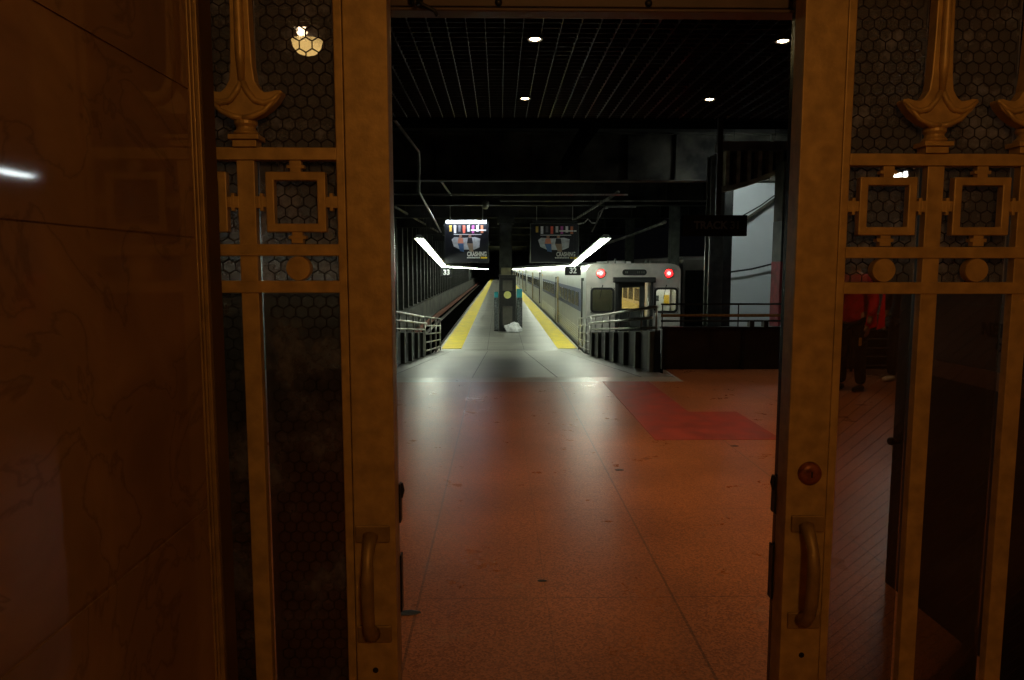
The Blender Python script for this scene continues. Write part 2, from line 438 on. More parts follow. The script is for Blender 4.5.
# dark concourse side wall
bm = NB(); box(bm, -6.1, -6.0, 1.6, 10.95, 0, 4.6); struct('wall_concourse_left', bm, M['soot'])
bm = NB(); box(bm, 9.5, 9.6, 1.6, 24, -2.45, 4.6); struct('wall_concourse_right', bm, M['soot'])

# globe lamp of the vestibule (behind the viewer)
t = thing('ceiling_globe_lamp', 'warm round globe lamp hanging from the vestibule ceiling', 'lamp', (0.35, -0.9, 2.8))
bm = NB(); lathe(bm, [(0.06, -0.03), (0.06, 0)], (0.35, -0.9, 2.8), 'Z', 20); tube(bm, [(0.35,-0.9,2.77),(0.35,-0.9,2.66)], 0.012); obj('mount', bm, M['brass'], t)
bm = NB(); bmesh.ops.create_uvsphere(bm, u_segments=20, v_segments=12, radius=0.11, matrix=Matrix.Translation((0.35, -0.9, 2.56))); obj('globe', bm, M['vest_lamp'], t, smooth=True)

# ------------------------------------------------------------------ sliding door leaves
def hexwire(bm, x0, x1, z0, z1, y, a=0.0138, r=0.0013):
    """hexagon netting: one thin flat wire per hexagon edge inside the rectangle"""
    w = math.sqrt(3)*a; nrows = int((z1-z0)/(1.5*a))+2; ncols = int((x1-x0)/w)+2
    seen = set()
    for j in range(nrows):
        for i in range(ncols):
            cx = x0 + i*w + (w/2 if j % 2 else 0); cz = z0 + j*1.5*a
            pts = [(cx + a*math.cos(math.radians(30+60*k)), cz + a*math.sin(math.radians(30+60*k))) for k in range(6)]
            for k in range(6):
                p, q = pts[k], pts[(k+1) % 6]
                key = tuple(sorted(((round(p[0], 4), round(p[1], 4)), (round(q[0], 4), round(q[1], 4)))))
                if key in seen: continue
                seen.add(key)
                if not all(x0 < s[0] < x1 and z0 < s[1] < z1 for s in (p, q)): continue
                d = Vector((q[0]-p[0], 0, q[1]-p[1])).normalized(); n = Vector((-d.z, 0, d.x))*r
                P = Vector((p[0], y, p[1])); Q = Vector((q[0], y, q[1])); e = Vector((0, r, 0))
                vs = [bm.verts.new(v) for v in (P-n, P-e, P+n, Q-n, Q-e, Q+n)]
                bm.faces.new((vs[0], vs[1], vs[4], vs[3])); bm.faces.new((vs[1], vs[2], vs[5], vs[4]))

def diagwire(bm, x0, x1, z0, z1, y, step=0.026, r=0.0003):
    """diagonal wires clipped to the pane"""
    for sgn in (1,):
        c = -(x1-x0) - 0.02
        H = z1-z0; W = x1-x0
        s = 0.85
        while c < H:
            pts = []
            for X in (0, W):
                Z = c + s*X
                if 0 <= Z <= H: pts.append((X, Z))
            for Z in (0, H):
                X = (Z-c)/s
                if 0 < X < W: pts.append((X, Z))
            if len(pts) >= 2:
                p, q = pts[0], pts[1]
                P = Vector((x0+p[0], y, z0+p[1])); Q = Vector((x0+q[0], y, z0+q[1]))
                if (Q-P).length > 0.01:
                    d = (Q-P).normalized(); n = Vector((-d.z, 0, d.x))*r; e = Vector((0, r, 0))
                    vs = [bm.verts.new(v) for v in (P-n, P-e, P+n, Q-n, Q-e, Q+n)]
                    bm.faces.new((vs[0], vs[1], vs[4], vs[3])); bm.faces.new((vs[1], vs[2], vs[5], vs[4]))
            c += step

def arc(cx, cz, r, a0, a1, n=10):
    return [(cx + r*math.cos(math.radians(a0+(a1-a0)*k/n)), cz + r*math.sin(math.radians(a0+(a1-a0)*k/n))) for k in range(n+1)]

def make_leaf(label, X0, s, Y, k, z_off, lower, lock, ztop=2.55):
    """X0 leading edge, s = direction away from the opening, k = scale"""
    x = lambda d: X0 + s*d*k
    def bx(bm, d0, d1, y0, y1, z0, z1):
        a, b = sorted((x(d0), x(d1))); return box(bm, a, b, Y+y0, Y+y1, z0, z1)
    zc = 1.58
    zz = lambda z: zc + (z-zc)*k + z_off
    t = thing('sliding_door', label, 'door', (x(0.37), Y, 0.0))
    # leading stile with its moulding
    bm = NB(); bx(bm, 0, 0.082, 0, 0.05, 0.02, ztop); obj('stile', bm, M['bronze'], t, bevel=0.002)
    bm = NB(); bx(bm, 0.084, 0.100, 0.003, 0.045, 0.02, ztop); obj('stile_moulding', bm, M['bronze'], t, bevel=0.002)
    bm = NB(); bx(bm, 0.002, 0.094, 0.0505, 0.072, 0.02, ztop); obj('edge_channel', bm, M['bronze_in'], t, bevel=0.002)
    W = 0.10 + 0.153 + 0.033 + 0.150 + 0.033 + 0.153 + 0.10
    bm = NB(); bx(bm, W-0.10, W, 0, 0.05, 0.02, ztop); obj('stile', bm, M['bronze'], t, bevel=0.002)
    m1, m2 = 0.253, 0.436
    for a in (m1, m2):
        bm = NB(); bx(bm, a, a+0.033, 0.004, 0.024, 0.25, zz(1.779)); obj('mullion', bm, M['bronze'], t, bevel=0.0015)
    for z0, z1 in ((1.779, 1.802), (1.601, 1.623), (1.531, 1.554)):
        bm = NB(); bx(bm, 0.098, W-0.10, 0.0, 0.026, zz(z0), zz(z1)); obj('rail', bm, M['bronze'], t, bevel=0.0015)
    bm = NB(); bx(bm, 0.1, W-0.1, 0.0, 0.045, 0.02, 0.25); obj('bottom_panel', bm, M['bronze'], t, bevel=0.003)
    bm = NB(); bx(bm, 0.1, W-0.1, 0.0, 0.045, ztop-0.1, ztop); obj('top_rail', bm, M['bronze'], t, bevel=0.003)
    cells = [(0.10, 0.253), (0.286, 0.436), (0.469, 0.622)]
    for a, b in cells:
        c = (a+b)/2
        # square ring with a little spool on each side
        bm = NB()
        sq = lambda h: [(x(c)-h*k, zz(1.7015)-h*k), (x(c)+h*k, zz(1.7015)-h*k), (x(c)+h*k, zz(1.7015)+h*k), (x(c)-h*k, zz(1.7015)+h*k)]
        plate(bm, sq(0.056), [sq(0.040)], Y+0.000, 0.018)
        fr = obj('square_ornament', bm, M['bronze'], t, bevel=0.002)
        for dx, dz in ((0, 1), (0, -1), (1, 0), (-1, 0)):
            bm = NB()
            for off, hw, hh in ((0.059, 0.010, 0.004), (0.0655, 0.0165, 0.0032), (0.0725, 0.011, 0.0045)):
                cx, cz = x(c)+dx*off*k, zz(1.7015)+dz*off*k
                if dz: box(bm, cx-hw*k, cx+hw*k, Y+0.003, Y+0.018, cz-hh*k, cz+hh*k)
                else: box(bm, cx-hh*k, cx+hh*k, Y+0.003, Y+0.018, cz-hw*k, cz+hw*k)
            obj('spool', bm, M['bronze'], fr, bevel=0.001)
        bm = NB(); lathe(bm, [(0.0225*k, 0.0), (0.0235*k, 0.004), (0.0235*k, 0.018)], (x(c), Y+0.002, zz(1.5775)), 'Y', 28)
        obj('round_boss', bm, M['bronze'], t)
    # spear-shaped finials standing on the top rail at each mullion
    for a in (m1, m2):
        cx = x(a+0.0165) - (0.006 if s > 0 else -0.003); z0 = zz(1.802)
        bm = NB()
        box(bm, cx-0.022*k, cx+0.022*k, Y-0.006, Y+0.026, z0, z0+0.013)
        box(bm, cx-0.028*k, cx+0.028*k, Y-0.012, Y+0.030, z0+0.013, z0+0.022)
        lathe(bm, [(0.022, 0.0), (0.024, 0.004), (0.018, 0.010), (0.017, 0.014), (0.021, 0.020), (0.021, 0.026), (0.014, 0.034)], (cx, Y+0.008, z0+0.022), 'Z', 18)
        base = obj('finial_base', bm, M['bronze'], t, bevel=0.001)
        zb = z0 + 0.048
        def cr(u, v): return (cx + u*k, zb + v*k)
        half = [(0.0, 0.0), (0.016, 0.002), (0.034, 0.009), (0.050, 0.020), (0.063, 0.033), (0.073, 0.048), (0.072, 0.053), (0.062, 0.054), (0.050, 0.051), (0.040, 0.050), (0.032, 0.056), (0.0235, 0.070), (0.0200, 0.10), (0.0180, 0.16), (0.0165, 0.26), (0.0150, 0.42), (0.013, 0.55)]
        out = [cr(u, v) for u, v in half] + [cr(-u, v) for u, v in reversed(half[1:])]
        hole = [(0.006, 0.052), (0.012, 0.040), (0.020, 0.031), (0.028, 0.026), (0.031, 0.029), (0.022, 0.039), (0.014, 0.050), (0.008, 0.064)]
        h1 = [cr(u, v) for u, v in hole]; h2 = [cr(-u, v) for u, v in hole]
        bm = NB(); plate(bm, out, [h1, h2], Y-0.008, 0.026)
        sp = obj('spear_finial', bm, M['bronze'], t, bevel=0.003)
        bm = NB()
        tube(bm, [(cx, Y-0.008, zb+0.066), (cx, Y-0.010, zb+0.12), (cx, Y-0.010, zb+0.30), (cx, Y-0.009, zb+0.56)], [0.006, 0.009, 0.008, 0.005], 10)
        for sg in (1, -1):
            tube(bm, [(cx+sg*u*k, Y-0.008, zb+v*k) for u, v in ((0.0, 0.070), (0.010, 0.050), (0.022, 0.035), (0.040, 0.030), (0.056, 0.036), (0.070, 0.049))], [0.006, 0.006, 0.006, 0.006, 0.005, 0.003], 8)
            tube(bm, [(cx+sg*u*k, Y-0.008, zb+v*k) for u, v in ((0.064, 0.042), (0.040, 0.016), (0.018, 0.006), (0.0, 0.003))], [0.003, 0.005, 0.006, 0.006], 8)
        obj('ridge', bm, M['bronze'], sp, smooth=True)
    # glazing
    for a, b in cells:
        xa, xb = sorted((x(a), x(b)))
        bm = NB(); box(bm, xa, xb, Y+0.031, Y+0.035, zz(1.54), ztop-0.1); g = obj('upper_pane', bm, M['hexglass'], t)
        bm = NB(); hexwire(bm, xa, xb, zz(1.54), ztop-0.1, Y+0.0305); obj('wire_netting', bm, M['wire'], g)
        bm = NB(); box(bm, xa, xb, Y+0.031, Y+0.035, 0.25, zz(1.54)); g = obj('lower_pane', bm, lower, t)
        bm = NB()
        if lower is M['dirtyglass']: hexwire(bm, xa, xb, 0.25, zz(1.535), Y+0.0375)
        else: diagwire(bm, xa, xb, 0.25, zz(1.535), Y+0.030)
        obj('wire_netting', bm, M['wire'], g)
    # pull handle: two plates and a bowed grip
    hx = x(0.045)
    bm = NB()
    for zt in (1.075, 0.868):
        a, b = hx-0.034, hx+0.034
        box(bm, a, b, Y-0.006, Y, zt-0.036, zt)
    each('handle_plate', bm, M['brass'], t, bevel=0.003)
    bm = NB()
    gx = hx - 0.004
    path = [(gx, Y-0.004, 1.052), (gx, Y-0.022, 1.040), (gx, Y-0.040, 1.018), (gx, Y-0.047, 0.985), (gx, Y-0.048, 0.95), (gx, Y-0.046, 0.915), (gx, Y-0.038, 0.880), (gx, Y-0.022, 0.860), (gx, Y-0.004, 0.852)]
    tube(bm, path, [0.016, 0.013, 0.011, 0.0125, 0.013, 0.0125, 0.012, 0.014, 0.017], 12)
    obj('handle', bm, M['brass'], t, smooth=True)
    bm = NB(); lathe(bm, [(0.006, -0.001), (0.006, 0.002)], (hx, Y, 0.772), 'Y', 10); obj('screw_hole', bm, M['black'], t)
    bm = NB()
    for zq, hh in ((1.10, 0.04), (0.93, 0.06)):
        bx(bm, -0.004, 0.0, 0.048, 0.070, zq-hh, zq+hh)
    tube(bm, [(x(-0.003), Y+0.06, 1.14), (x(-0.006), Y+0.06, 1.125), (x(-0.002), Y+0.06, 1.11)], 0.005, 8)
    obj('latch_strike', bm, M['black'], t, bevel=0.001)
    if lock:
        bm = NB(); lathe(bm, [(0.010, -0.012), (0.019, -0.011), (0.023, -0.006), (0.0245, 0.0)], (hx, Y, 1.162), 'Y', 24)
        l = obj('lock_cylinder', bm, mat('aged_copper_lock', (0.22, 0.07, 0.035), 0.45, 0.5, 0.5, 60), t, smooth=True)
        bm = NB(); box(bm, hx-0.0015, hx+0.0015, Y-0.0128, Y-0.0118, 1.156, 1.168); obj('keyhole', bm, M['black'], l)
    return t

make_leaf('bronze sliding door leaf half hidden in its pocket beside the marble wall', -0.205, -1, 1.36, 1.0, 0.0, M['dirtyglass'], False)
make_leaf('bronze sliding door leaf with round copper lock and clear lower panes', 0.586, 1, 1.40, 1.01, -0.004, M['clearglass'], True)

# ------------------------------------------------------------------ louvred ceiling of the concourse
bm = NB()
xs = [-0.62 + 0.1675*i for i in range(-28, 52)]
for X in xs: box(bm, X-0.002, X+0.002, 1.6, 10.3, 3.67, 3.73)
struct('ceiling_louvre_runners', bm, M['grid'])
bm = NB()
Yq = 1.7
while Yq < 10.3:
    box(bm, -5.3, 8.3, Yq-0.004, Yq+0.004, 3.682, 3.72); Yq += 0.134
struct('ceiling_louvre_blades', bm, M['gridx'])
bm = NB(); box(bm, -6.0, 9.5, 1.6, 10.3, 4.5, 4.6); box(bm, -6.0, 9.5, 10.3, 10.42, 3.66, 4.6); struct('ceiling_slab', bm, M['matte'])

def downlight(X, Y, label):
    t = thing('downlight', label, 'ceiling light', (X, Y, 3.665), 'downlights in the louvred ceiling')
    bm = NB()
    n = 20; ra, rb = 0.058, 0.075
    for k in range(n):
        a0, a1 = 2*PI*k/n, 2*PI*(k+1)/n
        pts = []
        for (r, z) in ((ra, 3.655), (rb, 3.655), (rb, 3.75), (ra, 3.75)):
            pts.append([(X+r*math.cos(a), Y+r*math.sin(a), z) for a in (a0, a1)])
        for i in range(4):
            A, B = pts[i], pts[(i+1) % 4]
            bm.faces.new([bm.verts.new(v) for v in (A[0], A[1], B[1], B[0])])
    obj('trim_ring', bm, M['black'], t)
    bm = NB(); lathe(bm, [(0.030, -0.012), (0.048, -0.002), (0.056, 0.02)], (X, Y, 3.665), 'Z', 20); obj('lamp', bm, M['downlamp'], t, smooth=True)
    l = bpy.data.lights.new('downlight_beam', 'SPOT'); l.energy = DOWN * (0.45 if Y > 8 else 1.1 if Y > 7 else (1.0 if Y > 6 else 1.35)); l.color = (1.0, 0.60, 0.30); l.spot_size = math.radians(100); l.spot_blend = 0.9; l.shadow_soft_size = 0.05
    lo = bpy.data.objects.new('downlight_beam', l); C.objects.link(lo); lo.parent = t; lo.location = (0, 0, -0.05)
DOWN = 80
for X, Y, L_ in ((0.327, 9.07, 'small round downlight in the far row, left one of the far pair'), (2.63, 9.07, 'small round downlight in the far row, right one of the far pair'),
                 (0.334, 6.76, 'bright round downlight in the near row, over the middle of the opening'), (2.63, 6.77, 'bright round downlight in the near row, beside the right door leaf'),
                 (4.90, 7.95, 'added round downlight to light the person in red, hidden behind a spear finial of the right door'),  # extra downlight added to brighten the person, kept out of sight
                 (0.33, 4.4, 'round downlight nearest the doorway, above the middle of the floor'), (2.63, 4.4, 'round downlight nearest the doorway, to the right')):
    downlight(X, Y, L_)
# added bowl lamp standing in for the blurred glow in the left leaf's glass
P = at(307, 44, 6.8)
t = thing('stand_in_bowl_lamp', 'added round yellow bowl lamp standing in for the blurred glow in the wired glass of the left door leaf', 'ceiling light', (P.x, P.y, P.z+0.1))
bm = NB()
lathe(bm, [(0.03, -0.13), (0.085, -0.11), (0.125, -0.06), (0.14, 0.0)], (P.x, P.y, P.z+0.03), 'Z', 24); obj('bowl', bm, M['bowl'], t, smooth=True)
bm = NB(); bmesh.ops.create_uvsphere(bm, u_segments=14, v_segments=8, radius=0.05, matrix=Matrix.Translation((P.x-0.01, P.y-0.12, P.z+0.08))); obj('bulb', bm, M['bulb'], t, smooth=True)
bm = NB(); tube(bm, [(P.x, P.y, P.z+0.03), (P.x, P.y, 3.80)], 0.012); obj('stem', bm, M['black'], t)

# red inset paving
bm = NB(); box(bm, 1.43, 2.07, 7.62, 9.70, 0.0, 0.003); box(bm, 1.43, 2.60, 6.36, 7.62, 0.0, 0.003)
tag(obj('floor_inset', bm, M['red']), 'L-shaped patch of redder paving let into the floor before the ramp', 'paving')
for px, py, w in ((619, 470, 0.05), (408, 613, 0.07), (542, 581, 0.03), (735, 446, 0.05)):
    P = at(px, py, 3); d = P-CAM; P = CAM + d*((0-1.58)/d.z)
    bm = NB()
    pts = [(P.x + w*math.cos(a)*random.uniform(.7, 1), P.y + w*0.6*math.sin(a)*random.uniform(.6, 1)) for a in [2*PI*q/9 for q in range(9)]]
    vs = [bm.verts.new((a, b, 0.0015)) for a, b in pts]; vt = [bm.verts.new((P.x+(a-P.x)*.7, P.y+(b-P.y)*.7, 0.004)) for a, b in pts]
    bm.faces.new(vt)
    for q in range(9): bm.faces.new((vs[q], vs[(q+1) % 9], vt[(q+1) % 9], vt[q]))
    where = {619: 'beyond the middle of the open floor', 408: 'beside the foot of the left door leaf', 542: 'low in the middle of the floor', 735: 'just in front of the red paving'}[px]
    tag(obj('gum_spot', bm, M['black']), 'small flat dark gum spot on the floor ' + where, 'gum spot', 'gum spots on the floor')

# ------------------------------------------------------------------ ramp and platform
def rz(Y): return 0.0 if Y < 10.1 else (-1.22*(Y-10.1)/(23.6-10.1) if Y < 23.6 else -1.22)
bm = NB()
N = 9
for i in range(N):
    ya, yb = 10.1+(23.6-10.1)*i/N, 10.1+(23.6-10.1)*(i+1)/N
    hexa(bm, [(-2.02, ya, rz(ya)-.3), (2.56, ya, rz(ya)-.3), (2.56, yb, rz(yb)-.3), (-2.02, yb, rz(yb)-.3), (-2.02, ya, rz(ya)), (2.56, ya, rz(ya)), (2.56, yb, rz(yb)), (-2.02, yb, rz(yb))])
# flare where ramp meets the platform
struct('ramp', bm, M['platform'])
bm = NB()
for X in (-1.60, -0.385, 0.835, 2.05):
    hexa(bm, [(X-.008, 10.1, 0.002), (X+.008, 10.1, 0.002), (X+.008, 23.6, -1.218), (X-.008, 23.6, -1.218), (X-.008, 10.1, 0.004), (X+.008, 10.1, 0.004), (X+.008, 23.6, -1.216), (X-.008, 23.6, -1.216)])
struct('ramp_joints', bm, M['dsteel'])
bm = NB(); box(bm, -2.02, 2.72, 23.6, 200, -1.5, -1.22)
box(bm, 2.56, 2.72, 22.6, 23.6, -1.5, -1.2199); struct('platform', bm, M['platform'])
bm = NB()
for i in range(28): box(bm, -1.3, 2.0, 24+i*2.4, 24.012+i*2.4, -1.2195, -1.2185)
for X in (-0.4, 0.85): box(bm, X-.006, X+.006, 24, 120, -1.2195, -1.2185)
struct('platform_joints', bm, M['dsteel'])
bm = NB(); box(bm, -2.06, -1.98, 22.8, 200, -1.5, -1.21); struct('trim_7', bm, M['kerb'])
bm = NB(); box(bm, 2.68, 2.76, 22.8, 200, -1.5, -1.21); struct('trim_8', bm, M['kerb'])
bm = NB(); box(bm, -1.98, -1.30, 24.3, 200, -1.22, -1.208); tag(obj('tactile_strip', bm, M['yellow']), 'yellow warning strip along the left edge of the platform', 'safety strip')
bm = NB(); box(bm, 2.02, 2.68, 24.3, 200, -1.22, -1.208); tag(obj('tactile_strip', bm, M['yellow']), 'yellow warning strip along the platform edge beside the train', 'safety strip')
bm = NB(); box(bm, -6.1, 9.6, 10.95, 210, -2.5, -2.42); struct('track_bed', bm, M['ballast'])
bm = NB(); box(bm, -6.1, -2.02, 10.85, 10.95, -2.42, -0.25); box(bm, 2.56, 9.6, 10.85, 10.95, -2.42, -0.25)
for sx in (-2.04, 2.58): box(bm, sx-0.02, sx+0.02, 10.95, 200, -2.42, -1.45)
struct('wall_track_pit', bm, M['soot'])
for X, lab in ((-2.95, 'steel running rail nearer the platform on the empty left track'), (-4.39, 'steel running rail farther from the platform on the empty left track')):
    bm = NB(); box(bm, X-.03, X+.03, 11.2, 200, -2.32, -2.27); box(bm, X-.012, X+.012, 11.2, 200, -2.40, -2.32); box(bm, X-.07, X+.07, 11.2, 200, -2.42, -2.40)
    tag(obj('running_rail', bm, M['rail']), lab, 'rail')
bm = NB(); box(bm, -4.90, -4.74, 20, 180, -2.10, -2.02); box(bm, -4.90, -4.87, 20, 180, -2.42, -2.10)
tag(obj('third_rail_cover', bm, M['third']), 'long reddish cover board over the third rail of the left track', 'rail cover')

# far left wall, plinth and its row of columns
bm = NB(); box(bm, -6.1, -5.95, 10.95, 200, -2.42, 5.2); struct('wall_track_left', bm, M['dsteel'])
bm = NB(); box(bm, -5.95, -5.45, 20, 190, -2.42, -0.95); struct('trim_9', bm, M['plinth'])
col0 = None
for i in range(44):
    Y = 30 + i*2.4
    if col0 is None:
        bm = NB()
        box(bm, -5.66, -5.64, Y-0.16, Y+0.16, -0.95, 4.2); box(bm, -5.94, -5.92, Y-0.16, Y+0.16, -0.95, 4.2); box(bm, -5.92, -5.66, Y-0.01, Y+0.01, -0.95, 4.2)
        col0 = obj('wall_column', bm, M['wallsteel'], loc=(-5.8, Y, -0.95)); o = col0
        tag(o, 'dark steel wall column in the long row beyond the empty left track', 'column', 'columns along the left wall')
    else:
        o = col0.copy(); o.location.y = Y; link(o)
bm = NB(); box(bm, -6.1, 9.6, 199.9, 200.3, -2.42, 5.2); struct('wall_tunnel_end', bm, M['black'])

# ------------------------------------------------------------------ ceiling of the train shed
bm = NB(); box(bm, -6.1, 9.6, 10.42, 200, 5.2, 5.4); struct('ceiling_train_shed', bm, M['soot'])
for i, Y in enumerate([14.2, 19.75, 26.3, 33.0, 41.0, 50.0, 62.0, 76.0]):
    bm = NB()
    zt, zb = 5.2, (4.35 if i != 1 else 3.95)
    if i >= 2: zb = 3.85
    zt = 5.195
    box(bm, -5.94, 9.5, Y-.03, Y+.03, zb, zt); box(bm, -5.94, 9.5, Y-.2, Y+.2, zb-.04, zb); box(bm, -5.94, 9.5, Y-.2, Y+.2, zt-.04, zt)
    for k in range(12): box(bm, -5.6+1.3*k, -5.58+1.3*k, Y-.18, Y+.18, zb, zt)
    where = ['nearest, just past the louvred ceiling', 'second from the concourse, above the pipe', 'third from the concourse, above the poster boards', 'fourth from the concourse, above the dark cabinet', 'fifth from the concourse', 'sixth from the concourse', 'seventh from the concourse', 'farthest visible'][i]
    tag(obj('cross_girder', bm, M['matte'] if i == 0 else (M['shed'] if i == 1 else M['soot'])), 'sooty steel girder crossing under the shed roof, ' + where, 'girder', 'roof girders')
bm = NB(); box(bm, 1.62, 1.78, 10.5, 19.4, 4.02, 4.06); box(bm, 1.69, 1.71, 10.5, 19.4, 4.06, 4.34); box(bm, 1.62, 1.78, 10.5, 19.4, 4.30, 4.34)
tag(obj('long_beam', bm, M['matte']), 'dark beam running away from the viewer under the shed roof', 'beam')
def pipe(name, pts, r, m, label, cat='pipe'):
    bm = NB(); tube(bm, pts, r, 8); return tag(obj(name, bm, m, smooth=True), label, cat)
pipe('cross_pipe', [(-3.3, 19.5, 3.53), (3.5, 19.5, 3.53)], 0.022, M['pipe'], 'thin pale pipe running straight across above both poster boards')
pipe('conduit', [at(393,118,11.0), at(419,152,14.6), at(419,178,14.8), at(419,192,15), at(428,208,18), at(441,232,26)], 0.025, M['pipe'], 'cranked pale conduit dropping from the roof at the far left', 'conduit')
pipe('conduit', [at(436,174,20.2), at(451,195,21.5)], 0.03, M['pipe'], 'short straight pale conduit slanting above the left poster board', 'conduit')
pipe('conduit', [at(x_, y_, 24) for x_, y_ in ((578,224),(584,223),(588,219),(592,223),(596,223),(600,216),(603,209),(608,208))], 0.022, M['pipe'], 'wavy loose cable beside the top of the dim right poster board', 'cable')
pipe('conduit', [at(x_, y_, 22) for x_, y_ in ((592,232),(597,222),(599,212),(606,207),(636,207))], 0.02, M['soot2'], 'curved dark cable dropping just above the right lamp row', 'cable')
pipe('roof_pipe', [(-4.2, 10.6, 4.0), (-4.2, 60, 4.0)], 0.06, M['soot2'], 'long grey roof pipe over the empty left track')
pipe('roof_pipe', [(3.4, 20.5, 3.7), (3.4, 60, 3.7)], 0.05, M['soot2'], 'long grey roof pipe over the near side of the train')
pipe('cross_pipe', [at(500,201,25), at(760,201,25)], 0.03, M['soot2'], 'thin dark pipe running across behind the hanging track sign')
pipe('roof_pipe', [at(600,246,40), at(640,232,30), at(665,222,24)], 0.06, M['soot2'], 'slanting pipe stub above the roof of the train')
# small fixtures on the cross pipe
t = thing('floodlight', 'small grey floodlight hanging under the cross pipe right above the lit poster', 'floodlight', at(486, 198, 19.5))
bm = NB(); a = at(486,198,19.5); tube(bm, [a+Vector((0,0,.06)), a-Vector((0,0,.09))], .02); obj('bracket', bm, M['dsteel'], t)
bm = NB(); tube(bm, [a-Vector((-.02,.0,.08)), a-Vector((.0,.0,.14)), a-Vector((.03,.08,.26))], [.07, .09, .085], 12); obj('housing', bm, M['pipe'], t, smooth=True)

# ------------------------------------------------------------------ lamp rows
def lamp_seg(a, b, label, group, far=False):
    a = Vector(a); b = Vector(b)
    t = thing('fluorescent_fixture', label, 'fluorescent light', a, group)
    n = 1
    d = (b-a).normalized(); s = Vector((1, 0, 0)); u = Vector((0, 0, 1))
    bm = NB()
    hexa(bm, [a-s*.15+u*.02, a+s*.15+u*.02, b+s*.15+u*.02, b-s*.15+u*.02, a-s*.06+u*.12, a+s*.06+u*.12, b+s*.06+u*.12, b-s*.06+u*.12])
    obj('housing', bm, M['white'], t)
    for sx in (-1, 1):
        bm = NB(); tube(bm, [a+s*.055*sx+d*.05, b+s*.055*sx-d*.05], .024, 8); obj('tube', bm, M['tube_far'] if far else M['tube'], t, smooth=True)
    bm = NB()
    for q in (a+d*.3, b-d*.3): tube(bm, [q+u*.12, Vector((q.x, q.y, 3.78))], .008, 6)
    each('hanger', bm, M['dsteel'], t)
def row(X, near, side):
    A, B = near
    n = 5
    for i in range(n):
        p = A.lerp(B, i/n); q = A.lerp(B, (i+0.97)/n)
        lamp_seg(p, q, '%s fluorescent light in the steep end of the %s lamp row' % (['nearest', 'second', 'third', 'fourth', 'last'][i], side), '%s lamp row, steep end' % side)
    Y = B.y + .1; i = 0
    while Y < 150:
        L = 2.4 if Y < 60 else 6.0
        z = 1.60-0.0042*(Y-30)
        lamp_seg((X, Y, z), (X, Y+L, z-0.0042*L), 'distant white fluorescent light in the low run over the %s platform edge' % side, '%s lamp row, low far run' % side, True)
        Y += L*1.06; i += 1
row(-2.35, (at(419, 239, 20.3), Vector((-2.35, 30.2, 1.60))), 'left')
row(2.78, (at(606, 239, 18.4), Vector((2.78, 27.0, 1.60))), 'right')

